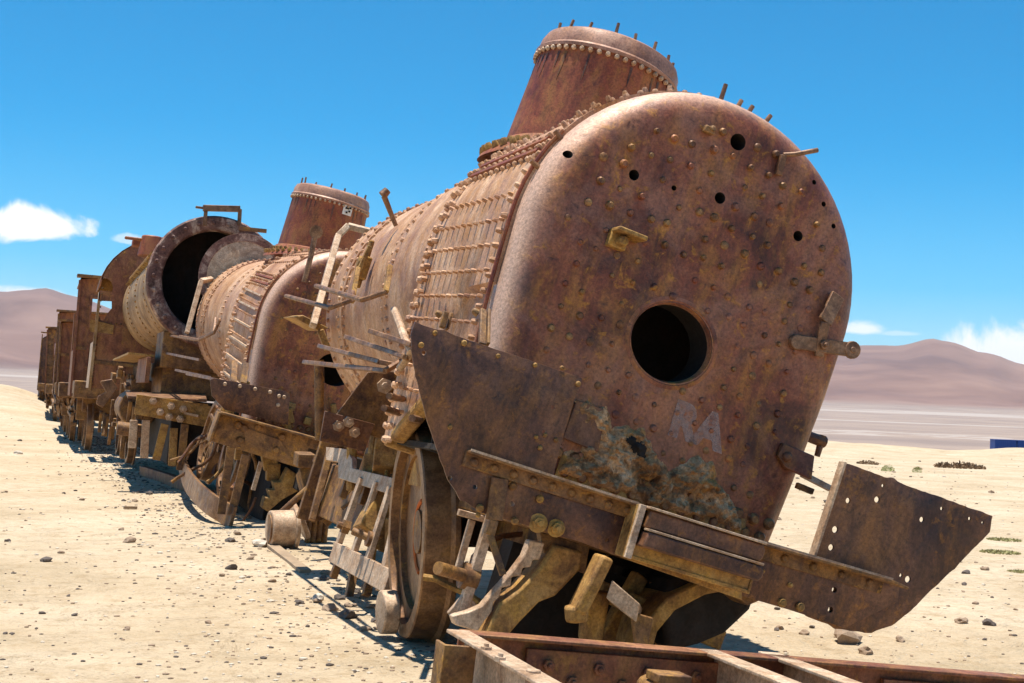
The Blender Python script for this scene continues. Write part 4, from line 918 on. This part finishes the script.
# ================================================================== steel underframe in the foreground
U = Fr((1.37, 4.5, .55), 5)
tu = thing('steel_underframe', U, 'rusty steel wagon underframe of riveted channels along the bottom edge of the photo', 'underframe')
def chan(mb, a, b, h=.2, w=.085, t=.012, side=1, up=(0, 0, 1)):
    a, b = Vector(a), Vector(b); d = (b-a).normalized(); x = d.cross(Vector(up)).normalized()*side; u = Vector(up)
    mb.bar(a-u*h/2, b-u*h/2, t, h, up); mb.bar(a+x*w/2-u*t/2, b+x*w/2-u*t/2, w, t, up); mb.bar(a+x*w/2-u*(h-t/2), b+x*w/2-u*(h-t/2), w, t, up)
def UH(px, py): return U.hit(px, py, 'z', 0)
m = MB(); a, b = UH(459, 629), UH(1100, 681); chan(m, a, b, .26, .09, side=1); m.done('cross_channel', 'cab', tu, bevel=.003)
m = MB(); m.bar(a.lerp(b, .09)+Vector((0, -.03, -.12)), a.lerp(b, .38)+Vector((0, -.03, -.12)), .02, .16); m.bar(a.lerp(b, .62)+Vector((0, -.03, -.12)), a.lerp(b, .9)+Vector((0, -.03, -.12)), .02, .14)
for k in range(8): m.nut(a.lerp(b, .12+k*.035)+Vector((0, -.045, -.09-.05*(k % 2))), (0, -1, 0), .022, .015)
for k in range(6): m.nut(a.lerp(b, .66+k*.04)+Vector((0, -.045, -.12)), (0, -1, 0), .02, .015)
split_done(m, 'doubler_plate', 'cab', tu, bevel=.003)
m = MB(); chan(m, UH(468, 631)+Vector((0, -.0, .002)), UH(468, 631)+Vector((0, -2.6, .002)), .20, .075, side=1); m.done('longitudinal_channel', 'pale', tu, bevel=.003)
for px, py in ((714, 649), (776, 652)):
    m = MB(); q = UH(px, py); chan(m, q+Vector((0, -.01, .0)), q+Vector((0, -2.6, .0)), .16, .08, side=1 if px < 740 else 1); m.done('longitudinal_channel', 'pale', tu, bevel=.003)
m = MB(); q = UH(444, 641); q2 = UH(471, 640); w_ = q2.x-q.x; m.box((q.x+w_/2, q.y, -.23), (w_, .014, .44)); m.box((q.x+.006, q.y+.045, -.23), (.012, .09, .44)); m.box((q2.x-.006, q.y+.045, -.23), (.012, .09, .44)); m.done('corner_post', 'frame', tu, bevel=.003)
m = MB(); q = UH(520, 672); m.box(q+Vector((.02, 0, -.06)), (.10, .07, .03)); m.cyl(q+Vector((.04, 0, -.1)), q+Vector((.04, 0, .01)), .022, n=10); m.done('end_fitting', 'pale', tu, bevel=.004)
m = MB(); q = UH(690, 665); m.box(q+Vector((-.02, .1, -.06)), (.12, .1, .03)); m.cyl(q+Vector((-.05, .2, -.11)), q+Vector((-.05, .1, -.11)), .04, n=14); m.done('hook_bracket', 'frame', tu, bevel=.004)
m = MB()
for px, py in ((500, 660), (486, 650)): m.nut(UH(px, py)+Vector((0, 0, -.004)), (0, 0, 1), .018, .014)
split_done(m, 'channel_nut', 'pale', tu)
for x in (-.05, .75, 1.6): m = MB(); m.box((x+.05, -.9, -.36), (.14, .4, .32)); m.done('support_block', 'frame', tu, bevel=.01)

# ================================================================== loose wreckage on the sand
def gp(px, py, z=0): return W.hit(px, py, 'z', z)
p = gp(280, 548)
f = Fr((p.x, p.y, .165), 0, 0); t = thing('iron_drum', f, 'pale grey iron drum with a rim lying on the sand under the second locomotive beam', 'drum')
m = MB(); m.cyl((-.1, 0, 0), (.12, 0.02, 0), .155, .16, 28); m.done('barrel', 'pale', t, bevel=.01)
m = MB(); m.cyl((.10, .02, 0), (.14, .022, 0), .185, .18, 28); m.done('rim', 'pale', t, bevel=.008)
m = MB(); m.cyl((-.105, 0, 0), (-.08, 0, 0), .12, .12, 20); m.done('end_cap', 'frame', t)
p = gp(300, 545)
f = Fr((p.x+.05, p.y+.15, .2)); t = thing('gear_wreckage', f, 'clump of rusty flanges and pipes beside the pale drum', 'wreckage')
m = MB(); m.cyl((-.06, 0, 0), (-.02, 0, .02), .19, .19, 20); m.done('flange', 'pale', t, bevel=.01)
m = MB(); [m.cyl((.05*k, .05, -.2), (.05*k+.04, .1, .35), .03, n=8) for k in range(1, 5)]; m.box((.12, 0.05, .2), (.25, .2, .2)); m.done('pipe_cluster', 'frame', t, bevel=.01)
def band(name, label, cat, pts, z, w, th, mat, tilt=(0, 0, 1)):
    P0 = [gp(a, b, zz) for (a, b), zz in zip(pts, z)]; m = MB(); rings = []; P3 = []
    for i in range(len(P0)-1):
        q0, q1, q2, q3 = P0[max(i-1, 0)], P0[i], P0[i+1], P0[min(i+2, len(P0)-1)]
        for k in range(6):
            u = k/6; P3.append(.5*((2*q1)+(q2-q0)*u+(2*q0-5*q1+4*q2-q3)*u*u+(3*q1-q0-3*q2+q3)*u**3))
    P3.append(P0[-1])
    for i, p in enumerate(P3):
        t_ = (P3[min(i+1, len(P3)-1)]-P3[max(i-1, 0)]).normalized(); u = Vector(tilt).normalized(); s_ = t_.cross(u).normalized()
        rings.append([p-u*w-s_*th, p-u*w+s_*th, p+s_*th, p-s_*th])
    m.loft(rings, True, True); o = m.done(name, mat, None, bevel=.006); tag(o, label, cat); return o
band('bent_tyre_band', 'curved rusty iron band half buried in front of the second locomotive', 'iron band', [(184, 456), (190, 470), (200, 482), (213, 493), (226, 501), (236, 507)], [.42, .40, .36, .30, .24, .2], .22, .02, 'tyre', (.2, -.1, 1))
band('bent_tyre_band', 'darker curved iron band behind the half buried one', 'iron band', [(188, 452), (200, 452), (215, 456), (228, 462), (240, 472)], [.42, .42, .4, .36, .3], .25, .02, 'frame')
band('channel_offcut', 'short rusty channel lying on the sand left of the curved bands', 'steel offcut', [(143, 466), (170, 474), (192, 482)], [.16, .16, .16], .16, .05, 'cab')
for (a, b, c, d, lab, mt_, w) in ((273, 546, 305, 571, 'thin pale plank on the sand running from the drum', 'wood', .09), (250, 508, 290, 517, 'rusty bar on the sand below the second beam', 'rod', .05), (214, 512, 250, 518, 'weathered stick beside the curved iron bands', 'wood', .05), (124, 508, 137, 508, 'short stick alone on open sand at left', 'wood', .04), (205, 505, 232, 509, 'grey slat lying below the curved bands', 'wood', .06), (352, 470, 352, 471, '', '', 0)):
    if not lab: continue
    A, Bq = gp(a, b, .02), gp(c, d, .02); m = MB(); m.bar(A, Bq, w, .03); m.rough(.01, 6, a, 2); o = m.done('loose_bar' if mt_ == 'rod' else 'wood_scrap', mt_, None, bevel=.004); tag(o, lab, 'scrap')

# ================================================================== terrain
def smooth(a, b, x): t = min(1, max(0, (x-a)/(b-a))); return t*t*(3-2*t)
def ridge(az, x): pass
prof_pts = [(-400, 45), (-250, 70), (-120, 85), (-40, 84), (0, 86), (21, 89), (39, 92), (67, 85), (120, 72), (200, 60), (300, 55), (500, 50), (700, 62), (790, 68), (830, 70), (844, 70), (870, 71), (897, 71), (929, 79), (946, 76), (981, 65), (1024, 54), (1100, 36), (1250, 30), (1500, 45), (1800, 30)]
yaw0 = math.atan2(38-512, FPX)   # azimuth of +Y relative to the optical axis
def px_az(px): return math.atan((px-512)/FPX) - yaw0
AZP = [(px_az(p), h/FPX) for p, h in prof_pts]
def hill_h(az):
    if az <= AZP[0][0]: return AZP[0][1]
    for (a, h), (b, k) in zip(AZP, AZP[1:]):
        if az <= b: t = (az-a)/(b-a); t = t*t*(3-2*t)*.75+t*.25; return h+(k-h)*t
    return AZP[-1][1]
def height(x, y):
    r = math.hypot(x, y); az = math.atan2(x, y)
    n1 = noise.noise(Vector((x*.25, y*.25, 0))); n2 = noise.noise(Vector((x*1.1, y*1.1, 5)))
    z = (.035*n1+.014*n2)*smooth(.5, 4, r)
    # berm of spoil at the edge of the yard, then the ground falls to the salt plain
    edge = 88+14*noise.noise(Vector((az*9, 2, 0)))
    if r < 600:
        z += (-.25+.45*noise.noise(Vector((x*.05, y*.05, 3)))+.25*noise.noise(Vector((x*.22, y*.22, 8))))*smooth(35, 80, r)
    left = smooth(.05, -.03, az)
    z += 1.5*left*smooth(45, 70, r)*(1+.4*noise.noise(Vector((x*.08, y*.08, 0))))*(1-smooth(75, 100, r))
    z -= 3.2*smooth(edge, edge+90, r)
    if r > 300:
        z += 24*smooth(300, 2600, r)*((r-300)/2300) if r < 2600 else 24+(r-2600)*.024
    if r > 3300:
        k = smooth(3300, 6200, r); H_ = hill_h(az)*6200+1.3
        z0 = z; fine = noise.fractal(Vector((x*.0012, y*.0012, 1)), .9, 2.1, 7)
        fold = 1-abs(noise.noise(Vector((az*26, r*.0004, 0))))
        z = z0+(H_-z0)*k**1.25 + fine*46*k*(1.15-k)*2 - (1-fold)*95*k*(1-k)*2
        if r > 6200: z = H_-(r-6200)*.06
    return z
m = bmesh.new(); rs = [0, .6]; 
while rs[-1] < 8200: rs.append(rs[-1]*(1.022 if rs[-1] > 40 else 1.03)+.04)
azs = []; a = -PI
while a < PI-.001:
    azs.append(a); a += R(.28) if -R(12) < a < R(50) else R(2.5)
prev = None; c0_ = m.verts.new((0, 0, height(0, 0)))
for r in rs[1:]:
    cur = [m.verts.new((r*math.sin(a), r*math.cos(a), height(r*math.sin(a), r*math.cos(a)))) for a in azs]
    n = len(cur)
    for i in range(n):
        j = (i+1) % n
        if prev: m.faces.new((prev[i], cur[i], cur[j], prev[j])) if True else None
        else: m.faces.new((c0_, cur[i], cur[j]))
    prev = cur
bmesh.ops.recalc_face_normals(m, faces=m.faces[:])
me = bpy.data.meshes.new('ground'); m.to_mesh(me); m.free()
for p in me.polygons: p.use_smooth = True
if me.polygons[0].normal.z < 0: me.flip_normals()
gm, nt, b = base('desert_ground', .95, 0)
geo = nd(nt, 'ShaderNodeNewGeometry').outputs['Position']
ln = nd(nt, 'ShaderNodeVectorMath', operation='LENGTH'); nt.links.new(geo, ln.inputs[0]); dist = ln.outputs['Value']
def rampd(a, b_):
    mr = nd(nt, 'ShaderNodeMapRange', interpolation_type='SMOOTHSTEP'); nt.links.new(dist, mr.inputs[0]); mr.inputs[1].default_value = a; mr.inputs[2].default_value = b_; return mr.outputs[0]
n1 = noise_t(nt, geo, .55, 8, .65, .3); n2 = noise_t(nt, geo, 7, 8, .7); n3 = noise_t(nt, geo, 45, 6, .7)
sand = ramp(nt, n1, [(.32, (.41, .31, .19)), (.5, (.51, .395, .26)), (.68, (.58, .47, .33))])
sand = mix(nt, ramp(nt, n2, [(.50, (0, 0, 0)), (.66, (.65,)*3)]), sand, (.34, .235, .125))
sand = mix(nt, ramp(nt, noise_t(nt, geo, 2.2, 7, .7, .6), [(.56, (0, 0, 0)), (.70, (.5,)*3)]), sand, (.33, .24, .14))
sand = mix(nt, 1.0, sand, ramp(nt, n3, [(.28, (.62,)*3), (.45, (1, 1, 1)), (.75, (1.12,)*3)]), 'MULTIPLY')
n4 = noise_t(nt, geo, .012, 6, .6, .4, (1, 1, 1)); pl = ramp(nt, n4, [(.35, (.22, .165, .14)), (.6, (.30, .225, .18))])
c = mix(nt, rampd(110, 190), sand, pl)
# pale salt pans on the plain
n5 = noise_t(nt, geo, .0028, 5, .6, .2)
def band_(a, b_, c_, d_):
    mm = nd(nt, 'ShaderNodeMath', operation='MULTIPLY'); nt.links.new(rampd(a, b_), mm.inputs[0])
    inv = nd(nt, 'ShaderNodeMath', operation='SUBTRACT'); inv.inputs[0].default_value = 1; nt.links.new(rampd(c_, d_), inv.inputs[1]); nt.links.new(inv.outputs[0], mm.inputs[1]); return mm.outputs[0]
for a_, b_, c_, d_, lo in ((1950, 2050, 2350, 2500, .42), (430, 460, 560, 620, .47), (1150, 1170, 1230, 1260, .5)):
    mm = nd(nt, 'ShaderNodeMath', operation='MULTIPLY'); nt.links.new(band_(a_, b_, c_, d_), mm.inputs[0]); nt.links.new(ramp(nt, n5 if a_ > 1000 else noise_t(nt, geo, .02, 4), [(lo, (0, 0, 0)), (lo+.06, (1, 1, 1))]), mm.inputs[1])
    c = mix(nt, mm.outputs[0], c, (.36, .30, .26))
n6 = noise_t(nt, geo, .0016, 9, .62, .6); mt = ramp(nt, n6, [(.35, (.125, .06, .045)), (.5, (.185, .095, .068)), (.68, (.25, .14, .10))])
c = mix(nt, rampd(2900, 3900), c, mt)
nt.links.new(c, b.inputs['Base Color'])
bp = nd(nt, 'ShaderNodeBump', i_Strength=.9, i_Distance=.03); ad = nd(nt, 'ShaderNodeMath', operation='ADD'); nt.links.new(n2, ad.inputs[0]); mu = nd(nt, 'ShaderNodeMath', operation='MULTIPLY'); mu.inputs[1].default_value = .35; nt.links.new(n3, mu.inputs[0]); nt.links.new(mu.outputs[0], ad.inputs[1])
nt.links.new(ad.outputs[0], bp.inputs['Height'])
bp2 = nd(nt, 'ShaderNodeBump', i_Strength=.8, i_Distance=.16); nt.links.new(noise_t(nt, geo, 2.6, 5, .6, .8), bp2.inputs['Height']); nt.links.new(bp.outputs[0], bp2.inputs['Normal']); nt.links.new(bp2.outputs[0], b.inputs['Normal'])
me.materials.append(gm); go = bpy.data.objects.new('ground', me); COL.objects.link(go); tag(go, kind='structure')

# ================================================================== stones
def stone_mesh(seed, fl=.6, sub=2):
    bm = bmesh.new(); bmesh.ops.create_icosphere(bm, subdivisions=sub, radius=1)
    for v_ in bm.verts:
        v_.co *= 1+.5*noise.noise(v_.co*1.1+Vector((seed*7, 0, 0)))+.2*noise.noise(v_.co*3+Vector((seed*7, 0, 0))); v_.co.z *= fl
    me_ = bpy.data.meshes.new('stone'); bm.to_mesh(me_); bm.free()
    for p in me_.polygons: p.use_smooth = False
    return me_
meshes = {k: [stone_mesh(i+j*9) for i in range(5)] for j, k in enumerate(('stone', 'palestone', 'darkstone'))}
for k, l_ in meshes.items():
    for q in l_: q.materials.append(M[k])
def stone(px, py, wpx, kind, label, group=None, xyz=None, size=None):
    p = gp(px, py) if xyz is None else Vector(xyz); Z = (CM.transposed() @ (p-CP)); s_ = wpx*abs(Z.z)/FPX/2 if size is None else size
    o = bpy.data.objects.new('stone', random.choice(meshes[kind])); COL.objects.link(o)
    o.location = (p.x, p.y, height(p.x, p.y)+s_*.25); o.scale = (s_, s_*random.uniform(.7, 1), s_*random.uniform(.7, 1)); o.rotation_euler = (random.uniform(-.3, .3), random.uniform(-.3, .3), random.uniform(0, 6))
    return tag(o, label, 'stone', group)
for a in ((46, 562, 13, 'darkstone', 'dark lump of slag on open sand near the left edge'), (129, 542, 13, 'stone', 'flat brown stone on open sand left of the pale drum'),
          (18, 454, 9, 'palestone', 'pale yellowish stone at the far left of the sand'), (149, 494, 9, 'darkstone', 'dark pointed stone just right of the steel offcut'),
          (260, 547, 20, 'palestone', 'white rounded stone touching the left end of the pale drum'), (847, 641, 34, 'stone', 'largest brown stone below the right cab plate'),
          (866, 651, 18, 'stone', 'rough brown stone right of the largest one behind the underframe'), (961, 624, 16, 'stone', 'brown stone on sand at right, left one of a pair'),
          (989, 626, 16, 'darkstone', 'dark blocky stone on sand at right, right one of a pair'), (966, 575, 9, 'darkstone', 'small dark stone at right beside a blocky one'),
          (985, 571, 10, 'stone', 'small blocky stone near the right edge, beyond the wing plate'), (804, 634, 10, 'stone', 'small orange stone under the right beam'),
          (780, 629, 10, 'stone', 'grey brown stone under the beam, nearest the ash pan'), (900, 640, 12, 'stone', 'jagged stone right of the wing plate low corner'),
          (812, 628, 8, 'darkstone', 'tiny dark stone close under the wing plate'), (20, 441, 5, 'darkstone', 'small dark stone at left edge before the mounds'),
          (348, 617, 22, 'darkstone', 'dark flat rock below the slotted guide frame'), (318, 600, 15, 'palestone', 'pale chip among dark rocks left of the big wheel'),
          (330, 610, 16, 'stone', 'brown broken rock left of the big wheel'), (362, 598, 14, 'stone', 'brown rock under the slotted guide frame'), (272, 583, 9, 'stone', 'brown pebble in front of the pale drum'),
          (300, 604, 10, 'darkstone', 'dark chip on sand well left of the big wheel')):
    stone(*a)
k = 0
while k < 250:
    zone = random.random()
    if zone < .42: px = random.uniform(0, 400); py = 400+280*random.random()**.8
    elif zone < .8: px = random.uniform(770, 1024); py = 455+190*random.random()
    else: px = random.uniform(230, 430); py = min(660, 520+(px-230)*.45+random.uniform(0, 55))
    if px > 100 and px < 440 and py < 400+(px-60)*.6: continue
    w_ = random.choice((2, 2.5, 2.5, 3, 3, 3.5, 4, 5, 7)) if py > 480 else random.choice((2, 3, 3, 4)); kd = random.choice(('stone', 'stone', 'palestone', 'darkstone'))
    if zone >= .8 and random.random() < .5: w_ = random.uniform(6, 13); kd = random.choice(('darkstone', 'stone', 'stone'))
    words = {'stone': 'small brown stone scattered on the sand', 'palestone': 'small pale stone scattered on the sand', 'darkstone': 'small dark stone scattered on the sand'}[kd]
    stone(px, py, w_, kd, words, words.replace('stone', 'stones')); k += 1
# gravel that nobody could count, along the train and over the yard
tb = bmesh.new(); bmesh.ops.create_icosphere(tb, subdivisions=1, radius=1); tb.verts.index_update()
IV = [v_.co.copy() for v_ in tb.verts]; IF = [[v_.index for v_ in f_.verts] for f_ in tb.faces]; tb.free()
GV, GF = [], []
for q in range(6500):
    u = random.random()
    if u < .45: y = random.uniform(3.5, 40); x = 1.6+random.gauss(0, .42)
    elif u < .7:
        px = random.uniform(-20, 1050); py = 420+265*random.random()
        if py < 395+px*.045+12: continue
        p = gp(px, py); x, y = p.x, p.y
    else: y = random.uniform(5, 60); x = random.uniform(3.5, 25)
    s_ = random.uniform(.003, .010)*(1+min(y, 50)/24)*(1.6 if u < .45 and random.random() < .15 else 1)
    z = height(x, y); n_ = len(GV); sx, sy = random.uniform(.7, 1.6), random.uniform(.7, 1.3)
    GV += [(x+v_.x*s_*sx*random.uniform(.8, 1.2), y+v_.y*s_*sy, z+s_*.2+v_.z*s_*.55) for v_ in IV]; GF += [[n_+i for i in f_] for f_ in IF]
me_ = bpy.data.meshes.new('gravel'); me_.from_pydata(GV, [], GF)
me_.materials.append(M['stone']); me_.materials.append(M['palestone']); me_.materials.append(M['darkstone'])
for i, p in enumerate(me_.polygons): p.material_index = (i//20) % 3
o = bpy.data.objects.new('gravel', me_); COL.objects.link(o); tag(o, 'fine gravel and chips strewn over the sand', 'gravel', kind='stuff')

# ================================================================== plants
def tuft(px, py, h, n_, label, xyz=None, mat='straw', spread=.6, name='grass_tuft'):
    p = gp(px, py) if xyz is None else Vector(xyz); m_ = MB()
    for k in range(n_):
        a = random.uniform(0, 2*PI); l = h*random.uniform(.5, 1); d = Vector((math.cos(a), math.sin(a), 0)); w_ = Vector((-d.y, d.x, 0))*h*.02
        b0 = d*random.uniform(0, h*.15); m1 = b0+d*l*spread*.35+Vector((0, 0, l*.6)); t1_ = b0+d*l*spread+Vector((0, 0, l*.9))
        vs = [m_.b.verts.new(v_) for v_ in (b0-w_, b0+w_, m1+w_*.7, m1-w_*.7)]; t_ = m_.b.verts.new(t1_); m_.b.faces.new(vs); m_.b.faces.new((vs[3], vs[2], t_))
    o = m_.done(name, mat); o.location = (p.x, p.y, height(p.x, p.y)); return tag(o, label, 'plant')
tuft(0, 0, .55, 130, 'dry straw tuft in the shade under the second locomotive beam', xyz=(*[gp(248, 508).x, gp(248, 508).y], 0), spread=.5)
tuft(388, 618, .12, 60, 'small yellow grass tuft left of the roller under the big wheel')
tuft(443, 632, .14, 70, 'small dry grass tuft at the foot of the big wheel')
tuft(352, 585, .10, 50, 'low greenish grass patch under the slotted guide frame')
def shrub(px, py, w, h, label, mat='leaf'):
    p = gp(px, py); Z = abs((CM.transposed() @ (p-CP)).z); m_ = MB(); W_, H_ = w*Z/FPX/2, h*Z/FPX
    for k in range(420):
        a = random.uniform(0, 2*PI); r_ = random.random()**.5; c_ = Vector((math.cos(a)*r_*W_, math.sin(a)*r_*W_, H_*random.random()*(1-r_*r_*.7)))
        s_ = W_*random.uniform(.05, .11); e_ = Euler((random.uniform(0, 3), random.uniform(0, 3), random.uniform(0, 3))).to_matrix()
        vs = [m_.b.verts.new(c_+e_ @ Vector(q)*s_) for q in ((-1, 0, 0), (0, -.5, 0), (1, 0, 0), (0, .5, 0))]; m_.b.faces.new(vs)
    o = m_.done('desert_shrub', mat); o.location = (p.x, p.y, height(p.x, p.y)); return tag(o, label, 'shrub')
shrub(888, 471, 14, 8, 'bright green shrub on the sand above the wing plate, left one')
shrub(917, 472, 10, 7, 'small bright green shrub right of the larger one')
M['brush'] = flat('brown_brush', (.20, .12, .06), .9)
shrub(868, 463, 22, 4, 'low brown brush left of the green shrubs', 'brush'); shrub(960, 466, 50, 6, 'wide strip of low brown brush at right', 'brush')
shrub(918, 469, 9, 3, 'tiny brown brush behind the small green shrub', 'brush')
M['moss'] = flat('dry_green_weed', (.36, .33, .14), .9)
for px, py, w in ((1000, 553, 40), (1020, 573, 24), (1004, 540, 34)):
    shrub(px, py, w, 2, {1000: 'flat yellow green weed patch near the right edge', 1020: 'flat weed patch cut by the right edge', 1004: 'uppermost flat weed patch at the right edge'}[px], 'moss')
# ================================================================== blue containers far right
p = CP + (CM @ Vector((995-512, -(446-341.5), -FPX))).normalized()*200*1.06
for i, (dx, L) in enumerate(((0, 3.0), (3.2, 6.0))):
    fr = Fr((p.x+dx*.93, p.y-dx*.36, height(p.x, p.y)-.2), 0, -21); zt = (CP+(CM @ Vector((1000-512, -(440-341.5), -FPX))).normalized()*212).z - fr.o.z
    t = thing('shipping_container', fr, ('blue container beyond the sand, left part of the row', 'blue container beyond the sand, cut by the right edge')[i], 'container')
    m = MB(); m.box((L/2, 1.2, zt/2), (L, 2.4, zt))
    for k in range(int(L/.3)): m.box((.15+k*.3, -.02, zt/2), (.12, .05, zt*.94))
    m.done('body', 'blue', t); m = MB(); m.box((L/2, 1.2, zt+.04), (L+.06, 2.46, .07)); m.done('roof', 'blue', t)

# ================================================================== haze
hb = MB(); hb.box((0, 0, 250), (17500, 17500, 640)); hm = bpy.data.materials.new('haze'); hm.use_nodes = True; hn = hm.node_tree
for n_ in list(hn.nodes): hn.nodes.remove(n_)
ho = hn.nodes.new('ShaderNodeOutputMaterial'); hv = hn.nodes.new('ShaderNodeVolumePrincipled'); hv.inputs['Density'].default_value = .00005; hv.inputs['Color'].default_value = (.86, .90, 1, 1); hv.inputs['Anisotropy'].default_value = .2
hn.links.new(hv.outputs[0], ho.inputs['Volume'])
USE_HAZE = True
if USE_HAZE: o = hb.done('haze', hm); tag(o, 'thin pale haze over the plain', 'haze', kind='stuff')

# ================================================================== light
SUN = Vector((-.07, .06, 1)).normalized()
sd = bpy.data.lights.new('sun', 'SUN'); sd.energy = 5.0; sd.angle = R(.5); sd.color = (1, .94, .84)
so = bpy.data.objects.new('sun', sd); COL.objects.link(so); so.rotation_euler = SUN.to_track_quat('Z', 'Y').to_euler()
w = bpy.data.worlds.new('World'); SC.world = w; w.use_nodes = True; nt = w.node_tree
bg = nt.nodes['Background']; sky = nd(nt, 'ShaderNodeTexSky', sky_type='NISHITA', sun_disc=False)
sky.sun_elevation = math.asin(SUN.z); sky.sun_rotation = math.atan2(SUN.x, SUN.y); sky.altitude = 3000; sky.air_density = 1.0; sky.dust_density = .3; sky.ozone_density = 1.5
tc = nd(nt, 'ShaderNodeTexCoord').outputs['Generated']
hsv = nd(nt, 'ShaderNodeHueSaturation', i_Saturation=1.95, i_Value=1.42, i_Hue=.486); nt.links.new(sky.outputs[0], hsv.inputs['Color'])
sep = nd(nt, 'ShaderNodeSeparateXYZ'); nt.links.new(tc, sep.inputs[0])
def mth(op, a, b_=None):
    n_ = nd(nt, 'ShaderNodeMath', operation=op)
    for i, v_ in enumerate((a, b_)):
        if v_ is None: continue
        if hasattr(v_, 'is_output'): nt.links.new(v_, n_.inputs[i])
        else: n_.inputs[i].default_value = v_
    return n_.outputs[0]
az = mth('ARCTAN2', sep.outputs[0], sep.outputs[1]); el = mth('ARCSINE', sep.outputs[2])
nz = noise_t(nt, tc, 22, 9, .62, .4); nzf = noise_t(nt, tc, 9, 6, .6)
tot = None
for px, py, wx, hy, st in ((22, 226, 56, 20, 1.0), (-60, 222, 70, 24, 1), (20, 302, 60, 14, .8), (128, 240, 14, 6, .45), (862, 330, 26, 10, .85), (900, 334, 26, 4, .35), (1035, 358, 100, 36, 1.0), (1130, 380, 90, 22, 1)):
    d = (CM @ Vector((px-512, -(py-341.5), -FPX))).normalized(); a0, e0 = math.atan2(d.x, d.y), math.asin(d.z)
    u = mth('DIVIDE', mth('SUBTRACT', az, a0), wx/FPX); v_ = mth('DIVIDE', mth('SUBTRACT', el, e0), hy/FPX)
    v_ = mth('MULTIPLY', v_, mth('ADD', 1.0, mth('MULTIPLY', mth('LESS_THAN', v_, 0.0), .8)))
    q = mth('SUBTRACT', 1.0, mth('SQRT', mth('ADD', mth('MULTIPLY', u, u), mth('MULTIPLY', v_, v_))))
    q = mth('ADD', q, mth('MULTIPLY', mth('SUBTRACT', nz, .44), 2.6))
    mr = nd(nt, 'ShaderNodeMapRange', interpolation_type='SMOOTHSTEP'); nt.links.new(q, mr.inputs[0]); mr.inputs[1].default_value = .05; mr.inputs[2].default_value = .62
    q = mth('MULTIPLY', mr.outputs[0], st); tot = q if tot is None else mth('MAXIMUM', tot, q)
cc = mix(nt, nzf, (8.6, 8.8, 9.2), (11.5, 11.5, 11.5))
hz = nd(nt, 'ShaderNodeMapRange', interpolation_type='SMOOTHSTEP'); nt.links.new(el, hz.inputs[0]); hz.inputs[1].default_value = .20; hz.inputs[2].default_value = -.02; hz.inputs[4].default_value = .55
skyc = mix(nt, tot, mix(nt, hz.outputs[0], hsv.outputs[0], (3.6, 6.6, 8.0)), cc); nt.links.new(skyc, bg.inputs['Color']); bg.inputs['Strength'].default_value = .078
SC.view_settings.view_transform = 'Standard'; SC.view_settings.look = 'None'; SC.view_settings.gamma = 1; SC.view_settings.exposure = .62
SC.render.engine = 'CYCLES'; SC.cycles.volume_bounces = 0; SC.cycles.max_bounces = 6
